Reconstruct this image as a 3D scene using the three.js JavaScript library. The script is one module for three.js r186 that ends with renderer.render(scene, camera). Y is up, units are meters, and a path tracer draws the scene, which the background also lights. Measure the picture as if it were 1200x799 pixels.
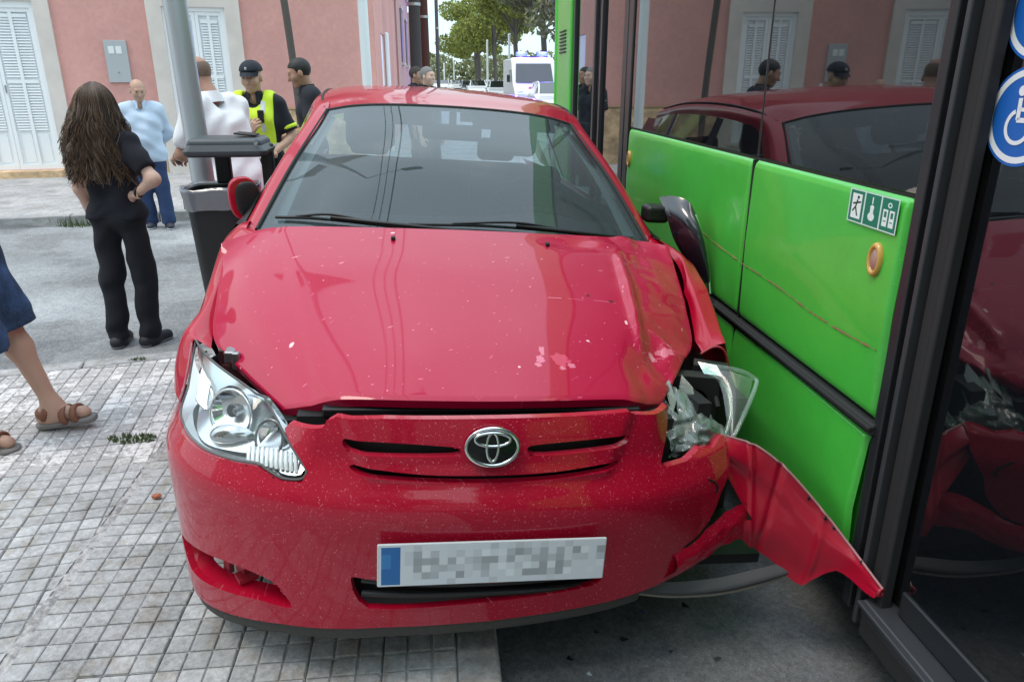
import * as THREE from 'three';
import { RoundedBoxGeometry } from 'three/addons/geometries/RoundedBoxGeometry.js';
import { mergeGeometries } from 'three/addons/utils/BufferGeometryUtils.js';

// ---------------------------------------------------------------- camera, sky, sun, exposure
const scene = new THREE.Scene();
const camera = new THREE.PerspectiveCamera(49.58, 1024 / 681, 0.05, 900);
camera.position.set(0, 1.6, 0);
camera.rotation.set(-19.55 * Math.PI / 180, 0, 0);
scene.add(camera);
const renderer = new THREE.WebGLRenderer({ antialias: true });
renderer.setSize(1024, 681);
renderer.toneMapping = THREE.LinearToneMapping;
renderer.toneMappingExposure = 2.3;
renderer.shadowMap.enabled = true;

let seed = 20241;
function rnd() { seed = (seed + 0x6D2B79F5) | 0; let t = Math.imul(seed ^ (seed >>> 15), 1 | seed); t = (t + Math.imul(t ^ (t >>> 7), 61 | t)) ^ t; return ((t ^ (t >>> 14)) >>> 0) / 4294967296; }
const rr = (a, b) => a + (b - a) * rnd();
const clamp = (x, a = 0, b = 1) => Math.min(b, Math.max(a, x));
const sst = (a, b, x) => { const t = clamp((x - a) / (b - a)); return t * t * (3 - 2 * t); };
const lerp = (a, b, t) => a + (b - a) * t;
const R = Math.PI / 180;
// hashed value noise, 3d, with fbm
function h3(x, y, z) { let n = Math.imul(x, 374761393) + Math.imul(y, 668265263) + Math.imul(z, 2147483647 ^ 0x5bd1e995); n = Math.imul(n ^ (n >>> 13), 1274126177); return ((n ^ (n >>> 16)) >>> 0) / 4294967296; }
function vn(x, y, z = 0) {
  const xi = Math.floor(x), yi = Math.floor(y), zi = Math.floor(z); let fx = x - xi, fy = y - yi, fz = z - zi;
  fx = fx * fx * (3 - 2 * fx); fy = fy * fy * (3 - 2 * fy); fz = fz * fz * (3 - 2 * fz);
  const l = (a, b, t) => a + (b - a) * t;
  return l(l(l(h3(xi, yi, zi), h3(xi + 1, yi, zi), fx), l(h3(xi, yi + 1, zi), h3(xi + 1, yi + 1, zi), fx), fy),
    l(l(h3(xi, yi, zi + 1), h3(xi + 1, yi, zi + 1), fx), l(h3(xi, yi + 1, zi + 1), h3(xi + 1, yi + 1, zi + 1), fx), fy), fz);
}
const fbm = (x, y, z = 0, o = 4) => { let s = 0, a = .5, t = 0; for (let i = 0; i < o; i++) { s += a * vn(x, y, z); t += a; a *= .5; x *= 2.03; y *= 2.03; z *= 2.03; } return s / t; };

// a hazy late-summer evening sky: pale near the horizon, soft blue above, thin cloud
{
  const w = 512, h = 256, d = new Float32Array(w * h * 4);
  for (let j = 0; j < h; j++) for (let i = 0; i < w; i++) {
    const el = ((j + .5) / h - .5) * Math.PI, az = ((i + .5) / w - .5) * 2 * Math.PI;
    const y = Math.sin(el), x = Math.cos(el) * Math.cos(az), z = Math.cos(el) * Math.sin(az);
    const t = clamp(y);                                 // overcast: brighter towards the zenith
    let r = lerp(.40, .66, t), g = lerp(.52, .79, t), b = lerp(.54, .93, t);
    const c = sst(.46, .70, fbm(x * 2.2 / (Math.abs(y) + .35) + 7, z * 2.2 / (Math.abs(y) + .35) + 3, 1.7, 5)) * .6;
    r *= 1 + .45 * c; g *= 1 + .40 * c; b *= 1 + .30 * c;
    if (y < 0) { r = .5; g = .52; b = .54; }
    const k = (j * w + i) * 4; d[k] = r; d[k + 1] = g; d[k + 2] = b; d[k + 3] = 1;
  }
  const sky = new THREE.DataTexture(d, w, h, THREE.RGBAFormat, THREE.FloatType);
  sky.mapping = THREE.EquirectangularReflectionMapping; sky.magFilter = THREE.LinearFilter; sky.minFilter = THREE.LinearFilter; sky.wrapS = THREE.RepeatWrapping; sky.needsUpdate = true;
  scene.background = sky; scene.environment = sky;
}
const sun = new THREE.DirectionalLight(0xffeedd, 0.6);
sun.position.set(-12, 28, 2); sun.target.position.set(-1, 0, -4);
sun.castShadow = true; sun.shadow.radius = 36; sun.shadow.mapSize.set(2048, 2048);
Object.assign(sun.shadow.camera, { left: -25, right: 25, top: 25, bottom: -25, near: 1, far: 90 });
scene.add(sun); scene.add(sun.target);

// ---------------------------------------------------------------- helpers
const used = {};
function numbered(n) { const k = used[n] = (used[n] ?? -1) + 1; return k ? n + '_' + String(k).padStart(3, '0') : n; }
function add(name, geo, mat, parent) { const m = new THREE.Mesh(geo, mat); m.name = name; m.castShadow = m.receiveShadow = true; parent.add(m); return m; }
function tag(o, label, category, group) { o.userData.label = label; o.userData.category = category; if (group) o.userData.group = group; return o; }
function thing(name, label, category, pos = [0, 0, 0], turn = 0, group) { const o = new THREE.Group(); o.name = numbered(name); o.position.set(...pos); o.rotation.y = turn; scene.add(o); return tag(o, label, category, group); }
function single(name, label, category, geo, mat, group) { const o = add(numbered(name), geo, mat, scene); return tag(o, label, category, group); }
function struct(name, geo, mat, parent = scene) { const o = add(parent === scene ? numbered(name) : name, geo, mat, parent); if (parent === scene) o.userData.kind = 'structure'; return o; }
const V = (x, y, z) => new THREE.Vector3(x, y, z);
function box(w, h, d, x = 0, y = 0, z = 0, ry = 0, rx = 0, rz = 0) { const g = new THREE.BoxGeometry(w, h, d); if (rx) g.rotateX(rx); if (rz) g.rotateZ(rz); if (ry) g.rotateY(ry); g.translate(x, y, z); return g; }
function rbox(w, h, d, r, x = 0, y = 0, z = 0, ry = 0, rx = 0, rz = 0) { const g = new RoundedBoxGeometry(w, h, d, 2, Math.min(r, w / 2.01, h / 2.01, d / 2.01)); if (rx) g.rotateX(rx); if (rz) g.rotateZ(rz); if (ry) g.rotateY(ry); g.translate(x, y, z); return g; }
function cyl(r0, r1, h, n, x = 0, y = 0, z = 0, rx = 0, rz = 0, open = false) { const g = new THREE.CylinderGeometry(r1, r0, h, n, 1, open); if (rx) g.rotateX(rx); if (rz) g.rotateZ(rz); g.translate(x, y, z); return g; }
function tube(pts, r, seg = 24, rad = 8, closed = false) { return new THREE.TubeGeometry(new THREE.CatmullRomCurve3(pts.map(p => V(...p)), closed, 'catmullrom', .5), seg, r, rad, closed); }
function merge(gs) { return mergeGeometries(gs.map(g => { g = g.index ? g.toNonIndexed() : g; for (const k of Object.keys(g.attributes)) if (!['position', 'normal', 'uv'].includes(k)) g.deleteAttribute(k); if (!g.attributes.uv) g.setAttribute('uv', new THREE.BufferAttribute(new Float32Array(g.attributes.position.count * 2), 2)); return g; })); }
// regular grid surface; f(u,v) -> [x,y,z,(uu,vv)]
function grid(nu, nv, f, closeU = false) {
  const p = [], t = [], ix = [];
  for (let j = 0; j <= nv; j++) for (let i = 0; i <= nu; i++) { const q = f(i / nu, j / nv); p.push(q[0], q[1], q[2]); t.push(q[3] ?? i / nu, q[4] ?? j / nv); }
  for (let j = 0; j < nv; j++) for (let i = 0; i < nu; i++) { const a = j * (nu + 1) + i, b = a + 1, c = a + nu + 1, d = c + 1; ix.push(a, b, d, a, d, c); }
  const g = new THREE.BufferGeometry(); g.setAttribute('position', new THREE.Float32BufferAttribute(p, 3)); g.setAttribute('uv', new THREE.Float32BufferAttribute(t, 2)); g.setIndex(ix); g.computeVertexNormals(); return g;
}
const cr = (a, b, c, d, t) => .5 * (2 * b + (c - a) * t + (2 * a - 5 * b + 4 * c - d) * t * t + (3 * b - a - 3 * c + d) * t * t * t);
function crv(P, t) { // Catmull-Rom through points (arrays), t 0..1 by index
  const n = P.length - 1, s = clamp(t) * n, i = Math.min(n - 1, Math.floor(s)), f = s - i;
  const g = k => k < 0 ? P[0].map((v, m) => 2 * v - P[1][m]) : k > n ? P[n].map((v, m) => 2 * v - P[n - 1][m]) : P[k];
  const a = g(i - 1), b = g(i), c = g(i + 1), d = g(i + 2); return b.map((_, m) => cr(a[m], b[m], c[m], d[m], f));
}
const patch = rows => (u, v) => crv(rows.map(r => crv(r, u)), v);
// tabulated function, linear
function tab(T, x) { if (x <= T[0][0]) return T[0][1]; for (let i = 1; i < T.length; i++) if (x <= T[i][0]) { const t = (x - T[i - 1][0]) / (T[i][0] - T[i - 1][0]); return lerp(T[i - 1][1], T[i][1], t); } return T[T.length - 1][1]; }
function inPoly(P, x, y) { let r = false; for (let i = 0, j = P.length - 1; i < P.length; j = i++) { const [a, b] = P[i], [c, d] = P[j]; if ((b > y) !== (d > y) && x < (c - a) * (y - b) / (d - b) + a) r = !r; } return r; }
function smoothPoly(P, n = 6, tension = 1) { const o = [], N = P.length; for (let i = 0; i < N; i++) for (let k = 0; k < n; k++) { const a = P[(i + N - 1) % N], b = P[i], c = P[(i + 1) % N], d = P[(i + 2) % N], t = k / n; o.push([lerp(lerp(b[0], c[0], t), cr(a[0], b[0], c[0], d[0], t), tension), lerp(lerp(b[1], c[1], t), cr(a[1], b[1], c[1], d[1], t), tension)]); } return o; }
// surface trimmed by an outer outline and holes given in its parameters; each cut edge gets a return flange of depth fl along inward(p)
function trimSurf(S, outer, holes, step, fl = 0, inward = null) {
  const polys = [outer, ...holes]; let x0 = 1e9, x1 = -1e9, y0 = 1e9, y1 = -1e9;
  for (const [x, y] of outer) { x0 = Math.min(x0, x); x1 = Math.max(x1, x); y0 = Math.min(y0, y); y1 = Math.max(y1, y); }
  const nu = Math.ceil((x1 - x0) / step), nv = Math.ceil((y1 - y0) / step), du = (x1 - x0) / nu, dv = (y1 - y0) / nv;
  const uv = [];
  for (let j = 0; j <= nv; j++) for (let i = 0; i <= nu; i++) {
    let x = x0 + i * du, y = y0 + j * dv, best = (.52 * step) ** 2, bx = x, by = y;
    for (const P of polys) for (let k = 0, m = P.length - 1; k < P.length; m = k++) {
      const ax = P[m][0], ay = P[m][1], cx = P[k][0] - ax, cy = P[k][1] - ay, L = cx * cx + cy * cy || 1e-12;
      const t = clamp(((x - ax) * cx + (y - ay) * cy) / L), px = ax + t * cx, py = ay + t * cy, dd = (px - x) ** 2 + (py - y) ** 2;
      if (dd < best) { best = dd; bx = px; by = py; }
    }
    uv.push([bx, by]);
  }
  const pos = [], tex = [], map = new Map(), ix = [];
  const vid = k => { if (!map.has(k)) { map.set(k, pos.length / 3); const s = S(...uv[k]); pos.push(s[0], s[1], s[2]); tex.push(uv[k][0], uv[k][1]); } return map.get(k); };
  const ok = (a, b, c) => { const x = (uv[a][0] + uv[b][0] + uv[c][0]) / 3, y = (uv[a][1] + uv[b][1] + uv[c][1]) / 3; return inPoly(outer, x, y) && !holes.some(h => inPoly(h, x, y)); };
  for (let j = 0; j < nv; j++) for (let i = 0; i < nu; i++) {
    const a = j * (nu + 1) + i, b = a + 1, c = a + nu + 1, d = c + 1;
    const alt = (i + j) & 1 ? [[a, b, d], [a, d, c]] : [[a, b, c], [b, d, c]];
    for (const t of alt) if (ok(...t)) ix.push(vid(t[0]), vid(t[1]), vid(t[2]));
  }
  const g = new THREE.BufferGeometry(); g.setAttribute('position', new THREE.Float32BufferAttribute(pos, 3)); g.setAttribute('uv', new THREE.Float32BufferAttribute(tex, 2)); g.setIndex(ix); g.computeVertexNormals();
  if (!fl) return g;
  const gs = [g];
  for (const P of polys) {
    const D = []; for (let k = 0; k < P.length; k++) { const a = P[k], b = P[(k + 1) % P.length], n = Math.max(1, Math.ceil(Math.hypot(b[0] - a[0], b[1] - a[1]) / step)); for (let m = 0; m < n; m++) D.push([lerp(a[0], b[0], m / n), lerp(a[1], b[1], m / n)]); }
    D.push(D[0]);
    gs.push(grid(D.length - 1, 1, (u, v) => { const q = D[Math.round(u * (D.length - 1))], s = S(...q); if (!v) return [...s, ...q]; const n = inward(...q); return [s[0] + n[0] * fl, s[1] + n[1] * fl, s[2] + n[2] * fl, q[0] + .01, q[1]]; }));
  }
  return merge(gs);
}
// extrude a 2-d outline with small bevel: outline in (x,y), thickness along z, front at z=0
function plate(P, th, bev = .003, holes = []) { const s = new THREE.Shape(P.map(p => new THREE.Vector2(...p))); for (const h of holes) s.holes.push(new THREE.Path(h.map(p => new THREE.Vector2(...p)))); const g = new THREE.ExtrudeGeometry(s, { depth: th - 2 * bev, bevelEnabled: bev > 0, bevelThickness: bev, bevelSize: bev, bevelOffset: -bev, bevelSegments: 2, curveSegments: 10 }); g.translate(0, 0, -th + bev); return g; }
// dual mesh of a signed distance field (surface nets)
function nets(f, mn, mx, c) {
  const nx = Math.ceil((mx[0] - mn[0]) / c) + 1, ny = Math.ceil((mx[1] - mn[1]) / c) + 1, nz = Math.ceil((mx[2] - mn[2]) / c) + 1;
  const F = new Float32Array(nx * ny * nz), id = (i, j, k) => (k * ny + j) * nx + i;
  for (let k = 0; k < nz; k++) for (let j = 0; j < ny; j++) for (let i = 0; i < nx; i++) F[id(i, j, k)] = f(mn[0] + i * c, mn[1] + j * c, mn[2] + k * c);
  const vi = new Int32Array(nx * ny * nz).fill(-1), pos = [], ix = [];
  const E = [[0, 1], [2, 3], [4, 5], [6, 7], [0, 2], [1, 3], [4, 6], [5, 7], [0, 4], [1, 5], [2, 6], [3, 7]];
  for (let k = 0; k < nz - 1; k++) for (let j = 0; j < ny - 1; j++) for (let i = 0; i < nx - 1; i++) {
    const v = []; let m = 0; for (let a = 0; a < 8; a++) { v[a] = F[id(i + (a & 1), j + ((a >> 1) & 1), k + (a >> 2))]; if (v[a] < 0) m++; }
    if (m === 0 || m === 8) continue; let x = 0, y = 0, z = 0, n = 0;
    for (const [a, b] of E) if ((v[a] < 0) !== (v[b] < 0)) { const t = v[a] / (v[a] - v[b]); x += lerp(a & 1, b & 1, t); y += lerp((a >> 1) & 1, (b >> 1) & 1, t); z += lerp(a >> 2, b >> 2, t); n++; }
    vi[id(i, j, k)] = pos.length / 3; pos.push(mn[0] + (i + x / n) * c, mn[1] + (j + y / n) * c, mn[2] + (k + z / n) * c);
  }
  const q = (a, b, d, e, fl) => { if (a < 0 || b < 0 || d < 0 || e < 0) return; fl ? ix.push(a, b, d, a, d, e) : ix.push(a, d, b, a, e, d); };
  for (let k = 1; k < nz - 1; k++) for (let j = 1; j < ny - 1; j++) for (let i = 1; i < nx - 1; i++) {
    const s = F[id(i, j, k)] < 0;
    if (s !== (F[id(i + 1, j, k)] < 0)) q(vi[id(i, j - 1, k - 1)], vi[id(i, j, k - 1)], vi[id(i, j, k)], vi[id(i, j - 1, k)], s);
    if (s !== (F[id(i, j + 1, k)] < 0)) q(vi[id(i - 1, j, k - 1)], vi[id(i - 1, j, k)], vi[id(i, j, k)], vi[id(i, j, k - 1)], s);
    if (s !== (F[id(i, j, k + 1)] < 0)) q(vi[id(i - 1, j - 1, k)], vi[id(i, j - 1, k)], vi[id(i, j, k)], vi[id(i - 1, j, k)], s);
  }
  const g = new THREE.BufferGeometry(); g.setAttribute('position', new THREE.Float32BufferAttribute(pos, 3)); g.setIndex(ix); g.computeVertexNormals();
  const uv = new Float32Array(pos.length / 3 * 2); for (let i = 0; i < pos.length / 3; i++) { uv[2 * i] = pos[3 * i] + pos[3 * i + 2] * .7; uv[2 * i + 1] = pos[3 * i + 1]; } g.setAttribute('uv', new THREE.BufferAttribute(uv, 2));
  return g;
}
// textures
function dataTex(n, f, srgb = false, rep = [1, 1], m = n) {
  const d = new Uint8Array(n * m * 4);
  for (let j = 0; j < m; j++) for (let i = 0; i < n; i++) { const c = f(i / n, j / m), k = (j * n + i) * 4; if (typeof c === 'number') d[k] = d[k + 1] = d[k + 2] = clamp(c) * 255; else { d[k] = clamp(c[0]) * 255; d[k + 1] = clamp(c[1]) * 255; d[k + 2] = clamp(c[2]) * 255; } d[k + 3] = 255; }
  const t = new THREE.DataTexture(d, n, m); t.wrapS = t.wrapT = THREE.RepeatWrapping; t.magFilter = THREE.LinearFilter; t.minFilter = THREE.LinearMipmapLinearFilter; t.generateMipmaps = true; t.repeat.set(...rep); if (srgb) t.colorSpace = THREE.SRGBColorSpace; t.needsUpdate = true; return t;
}
function canvasTex(w, h, draw) { const c = document.createElement('canvas'); c.width = w; c.height = h; const x = c.getContext('2d'); draw(x, w, h); const t = new THREE.CanvasTexture(c); t.colorSpace = THREE.SRGBColorSpace; t.magFilter = THREE.LinearFilter; t.anisotropy = 8; return t; }
// tileable noise: value noise on a lattice that wraps round
const pv = (x, y, n, s) => { const xi = Math.floor(x), yi = Math.floor(y); let fx = x - xi, fy = y - yi; fx = fx * fx * (3 - 2 * fx); fy = fy * fy * (3 - 2 * fy); const m = a => ((a % n) + n) % n, a = m(xi), b = m(xi + 1), c = m(yi), d = m(yi + 1); const p = h3(a, c, s), q = h3(b, c, s), r = h3(a, d, s), t = h3(b, d, s); return p + (q - p) * fx + (r - p + (p - q + t - r) * fx) * fy; };
const tn = (u, v, f, s = 0) => { f = Math.max(2, Math.round(f)); let r = 0, a = .53; for (let i = 0; i < 4; i++) { r += a * pv(u * f, v * f, f, s + i * 7); a *= .5; f *= 2; if (f > 600) { r += a * .9; break; } } return r; };
const lin = (r, g, b) => new THREE.Color().setRGB(r, g, b);
const std = (c, rough = .6, metal = 0, o = {}) => new THREE.MeshStandardMaterial({ color: c, roughness: rough, metalness: metal, ...o });
const phy = (c, o = {}) => new THREE.MeshPhysicalMaterial({ color: c, ...o });
const M = {
  black: std(lin(.012, .012, .013), .45), rubber: std(lin(.02, .02, .021), .75), plastic: std(lin(.03, .031, .033), .5),
  chrome: std(lin(.82, .83, .84), .12, 1), alu: std(lin(.62, .64, .66), .32, 1), steel: std(lin(.4, .41, .42), .45, 1),
  glass: phy(lin(.93, .97, .96), { transmission: 1, roughness: .015, thickness: 0, ior: 1.5 }),
  white: std(lin(.78, .79, .8), .5),
};

// ---------------------------------------------------------------- setting: road, pavements, kerbs
const PV = .115;                                   // pavement height
const SA = 6.03 * R;                               // heading of the bus street
// street frame: a across (0 = side of the bus, negative towards the pavement), s along, away from the camera
const ST = (a, s, y = 0) => [.913 + a * Math.cos(SA) - s * Math.sin(SA), y, -1.582 - a * Math.sin(SA) - s * Math.cos(SA)];
const asphaltMap = dataTex(1024, (u, v) => { const c = tn(u, v, 3, 2), g = rnd(), f = tn(u, v, 60, 9), m = tn(u, v, 220, 4); let k = .55 + (c - .5) * .22 - .05 * sst(.56, .66, tn(u, v, 7, 55)) + (f - .5) * .08 + (m - .5) * .20 + (g - .5) * .12; if (g > .985) k += .16; if (g < .02) k -= .08; return [k * .985, k, k * 1.01]; }, true);
const asphaltBump = dataTex(512, (u, v) => .5 + (tn(u, v, 120, 3) - .5) * .9 + (rnd() - .5) * .5);
function asphalt(rep) { const m = asphaltMap.clone(); m.repeat.set(rep, rep); m.needsUpdate = true; const b = asphaltBump.clone(); b.repeat.set(rep * 2.3, rep * 2.3); b.needsUpdate = true; return std(lin(1, 1, 1), .9, 0, { map: m, bumpMap: b, bumpScale: .0015 }); }
{
  // one sheet to the horizon; finer cells near the camera are not needed, it is flat
  const g = new THREE.PlaneGeometry(900, 900); g.rotateX(-Math.PI / 2);
  const p = g.attributes.position, uv = g.attributes.uv; for (let i = 0; i < p.count; i++) uv.setXY(i, p.getX(i) / 2.6, p.getZ(i) / 2.6);
  const m = asphalt(1); struct('road', g, m);
}
// sheet over the bus street, shade between bus and car put into its colour
{
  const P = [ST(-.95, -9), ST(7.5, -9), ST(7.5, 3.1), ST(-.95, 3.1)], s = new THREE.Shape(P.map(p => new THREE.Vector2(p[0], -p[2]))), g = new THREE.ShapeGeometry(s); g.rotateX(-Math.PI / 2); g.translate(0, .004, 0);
  const m = asphalt(1 / 2.6); m.color.setRGB(.50, .51, .53); struct('bus_street_shade', g, m);
}
// paving: 20 cm cement tiles of nine bosses, in two fields laid at different angles
const cementMap = dataTex(512, (u, v) => { const c = tn(u, v, 4, 11), f = tn(u, v, 40, 5), m = tn(u, v, 130, 8), g = rnd(); const st = sst(.55, .72, tn(u, v, 9, 33)); let k = .71 - .06 * st + (c - .5) * .26 + (f - .5) * .18 + (m - .5) * .14 + (g - .5) * .07; if (g > .99) k -= .18; return [k * (1 + .02 * st), k, k * (1 - .03 * st)]; }, true);
const cementBump = dataTex(512, (u, v) => .5 + (tn(u, v, 70, 21) - .5) * .8 + (rnd() - .5) * .3);
const wornMap = dataTex(512, (u, v) => { const c = tn(u, v, 5, 31), f = tn(u, v, 34, 15), m = tn(u, v, 110, 18), g = rnd(); let k = .70 + sst(.44, .60, c * .5 + f * .5) * .17 + (m - .5) * .2 + (g - .5) * .08; return [k, k * .985, k * .975]; }, true);
const cement = (t, map = cementMap) => std(lin(t, t * .995, t), .88, 0, { map, bumpMap: cementBump, bumpScale: .0015 });
const tileMats = [cement(.90), cement(.78), cement(.97), cement(.84)], wornMats = [cement(.94, wornMap), cement(1, wornMap), cement(.9, wornMap)];
const jointMat = cement(.46), kerbMat = cement(.74);
function tileGeo(k) {
  const gs = [], b = .0608, h = .006, c = .003;
  const uo = k * .37, vo = k * .61;
  const quad = (A, B, C, D) => { const g = new THREE.BufferGeometry(); const P = [A, B, C, A, C, D]; g.setAttribute('position', new THREE.Float32BufferAttribute(P.flat(), 3)); g.setAttribute('uv', new THREE.Float32BufferAttribute(P.flatMap(p => [(p[0] + p[1]) * 2.2 + uo, (p[2] + p[1]) * 2.2 + vo]), 2)); g.computeVertexNormals(); gs.push(g); };
  const e = .0985, y0 = -h;
  quad([-e, y0, e], [e, y0, e], [e, y0, -e], [-e, y0, -e]);
  for (const [p, q] of [[[-e, e], [e, e]], [[e, e], [e, -e]], [[e, -e], [-e, -e]], [[-e, -e], [-e, e]]]) quad([p[0], y0 - .02, p[1]], [q[0], y0 - .02, q[1]], [q[0], y0, q[1]], [p[0], y0, p[1]]);
  for (let i = -1; i <= 1; i++) for (let j = -1; j <= 1; j++) {
    const x = i * .0663 + rr(-.0008, .0008), z = j * .0663 + rr(-.0008, .0008), r = b / 2, t = r - c, y = rnd() < .06 ? -.003 : rr(-.0012, .0008);
    quad([x - t, y, z + t], [x + t, y, z + t], [x + t, y, z - t], [x - t, y, z - t]);
    const o = [[x - r, z + r], [x + r, z + r], [x + r, z - r], [x - r, z - r]], n = [[x - t, z + t], [x + t, z + t], [x + t, z - t], [x - t, z - t]];
    for (let m = 0; m < 4; m++) { const A = o[m], B = o[(m + 1) % 4], C = n[(m + 1) % 4], D = n[m]; quad([A[0], y0, A[1]], [B[0], y0, B[1]], [B[0], y - .0022, B[1]], [A[0], y - .0022, A[1]]); quad([A[0], y - .0022, A[1]], [B[0], y - .0022, B[1]], [C[0], y, C[1]], [D[0], y, D[1]]); }
  }
  return mergeGeometries(gs);
}
const tileGeos = [0, 1, 2, 3, 4, 5].map(tileGeo);
// keep the part of a triangle soup where k(x, z) >= 0 (k linear)
function clipGeo(g, k) {
  const P = g.attributes.position, U = g.attributes.uv, pos = [], uv = [];
  for (let t = 0; t < P.count; t += 3) {
    let poly = [0, 1, 2].map(i => [P.getX(t + i), P.getY(t + i), P.getZ(t + i), U.getX(t + i), U.getY(t + i)]), out = [];
    poly.forEach((a, i) => { const b = poly[(i + 1) % poly.length], ka = k(a[0], a[2]), kb = k(b[0], b[2]); if (ka >= 0) out.push(a); if ((ka >= 0) !== (kb >= 0)) { const f = ka / (ka - kb); out.push(a.map((v, m) => lerp(v, b[m], f))); } });
    for (let i = 1; i < out.length - 1; i++) for (const q of [out[0], out[i], out[i + 1]]) { pos.push(q[0], q[1], q[2]); uv.push(q[3], q[4]); }
  }
  const r = new THREE.BufferGeometry(); r.setAttribute('position', new THREE.Float32BufferAttribute(pos, 3)); r.setAttribute('uv', new THREE.Float32BufferAttribute(uv, 2)); r.computeVertexNormals(); return r;
}
// corner pavement: the slab between the two kerbs
const farEdge = x => -3.719 - (x + 2.772) * .349;       // z of the cross street kerb's outer face
const cornerX = -.62;
{
  const kerbIn = -1.055, kerbOut = -.938;
  const k0 = ST(kerbIn, -6), k1 = ST(kerbIn, 2.75);
  const P = [[k0[0], k0[2]], [k1[0], k1[2]], [-1.0, farEdge(-1.0) + .13], [-14, farEdge(-14) + .13], [-14, 6]];
  const s = new THREE.Shape(P.map(p => new THREE.Vector2(p[0], -p[1])));
  const g = new THREE.ExtrudeGeometry(s, { depth: PV - .012, bevelEnabled: false }); g.rotateX(-Math.PI / 2);
  const pav = struct('pavement', g, jointMat);
  const list = [];
  // field beside the kerb, laid along the street
  for (let i = 0; i < 6; i++) for (let j = -14; j < 16; j++) { const p = ST(kerbIn - .1 - i * .2, j * .2 + .07); if (p[2] > farEdge(p[0]) + .02) list.push([p[0], p[2], SA, 0]); }
  // field beyond the rough joint, laid along the cross street
  const T = 13.5 * R, ex = [Math.cos(T), -Math.sin(T)], ez = [-Math.sin(T), -Math.cos(T)];
  for (let i = -40; i < 8; i++) for (let j = -24; j < 26; j++) {
    const x = -1.9 + i * .2 * ex[0] + j * .2 * ez[0], z = -2.5 + i * .2 * ex[1] + j * .2 * ez[1];
    const a = (x - .913) * Math.cos(SA) - (z + 1.582) * Math.sin(SA);
    if (a < -2.16 && z > farEdge(x) + .02 && x > -8 && z < 3) { const w = fbm(x * 1.1 + 3, z * 1.1 + 9, 0, 3); list.push([x, z, T, x > -4.2 && z < -2.78 + (x + 1.6) * -.32 + (w - .5) * .5 ? 1 : 0]); }
  }
  for (const t of list) { const d = -t[1]; t[4] = d > 1.15 && d < 5 && Math.abs(t[0]) < .80 * d + .55 && t[0] > -4 ? Math.hypot(t[0], d) : 90 + Math.hypot(t[0], d); }
  list.sort((a, b) => a[4] - b[4]);
  const rest = [];
  list.forEach((t, n) => {
    const geo = tileGeos[Math.floor(rnd() * 6)], y = PV + rr(-.002, .0012), tx = rr(-.004, .004), tz = rr(-.004, .004), q = Math.floor(rnd() * 4) * Math.PI / 2;
    const mat = t[3] ? wornMats[Math.floor(rnd() * 3)] : tileMats[Math.floor(rnd() * 4)];
    const kB = (x, z) => -2.285 - ((x - .913) * Math.cos(SA) - (z + 1.582) * Math.sin(SA)) + .012 * Math.sin(z * 9), kF = (x, z) => z - farEdge(x) - .132;
    const near = 1; let edge = [];
    if (kF(t[0], t[1]) < .16) edge.push(kF); if (t[2] !== SA && kB(t[0], t[1]) < .16) edge.push((x, z) => -2.285 - ((x - .913) * Math.cos(SA) - (z + 1.582) * Math.sin(SA)));
    if (edge.length) {
      let g = geo.clone(); g.applyMatrix4(new THREE.Matrix4().compose(V(t[0], y, t[1]), new THREE.Quaternion().setFromEuler(new THREE.Euler(tx, t[2] + q, tz, 'YXZ')), V(1, 1, 1)));
      for (const k of edge) g = clipGeo(g, k); if (g.attributes.position.count < 9) return;
      if (n < 300) add('tile', g, mat, pav); else rest.push(g); return;
    }
    if (n < 300) { const m = add('tile', geo, mat, pav); m.position.set(t[0], y, t[1]); m.rotation.set(tx, t[2] + q, tz, 'YXZ'); }
    else { const g = geo.clone(); g.applyMatrix4(new THREE.Matrix4().compose(V(t[0], y, t[1]), new THREE.Quaternion().setFromEuler(new THREE.Euler(tx, t[2] + q, tz, 'YXZ')), V(1, 1, 1))); rest.push(g); }
  });
  if (rest.length) { const m = add('tile_field', merge(rest), tileMats[0], pav); m.userData.kind = 'stuff'; }
  // rough mortar joint between the two fields
  const mg = grid(16, 420, (u, v) => { const s = lerp(-3.2, 3.1, v), w = .055 + .03 * fbm(s * 3, 1), a = lerp(-2.250 + .014 * fbm(s * 9, 3), -2.285 - .012 - .02 * fbm(s * 7, 8), u); const p = ST(a, s); const e = Math.sin(Math.PI * u); return [p[0], PV - .0095 + .020 * e * (fbm(a * 45, s * 45, 0, 3) - .12) - .001, p[2], a * 2, s * 2]; });
  add('mortar_joint', mg, cement(.60, wornMap), pav);
  // kerb stones
  const kerb = (fn, n, len, pre) => { for (let i = 0; i < n; i++) { const [p, ry] = fn(i); const g = rbox(.116, PV + .1, len - .008, .012); const uv = g.attributes.uv, q = g.attributes.position; for (let m = 0; m < uv.count; m++) uv.setXY(m, q.getX(m) + q.getY(m) + i * .31, q.getZ(m) + i * .17); const k = add('kerb_stone', g, kerbMat, pav); k.position.set(p[0], (PV - .1) / 2 + .002 + rr(-.002, .002), p[2]); k.rotation.y = ry; } };
  kerb(i => [ST(-.997, -3.3 + i * .72), SA], 9, .72);
  const L = 19.2 * R; kerb(i => [[-1.35 - i * .72 * Math.cos(L), 0, farEdge(-1.35 - i * .72 * Math.cos(L)) + .062], Math.PI / 2 + L * -1 + 0], 8, .72);
  for (let i = 0; i < 12; i++) pav.children.filter(c => c.name === 'kerb_stone').slice(9).forEach(c => { c.rotation.y = Math.PI / 2 + L; });
}
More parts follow.
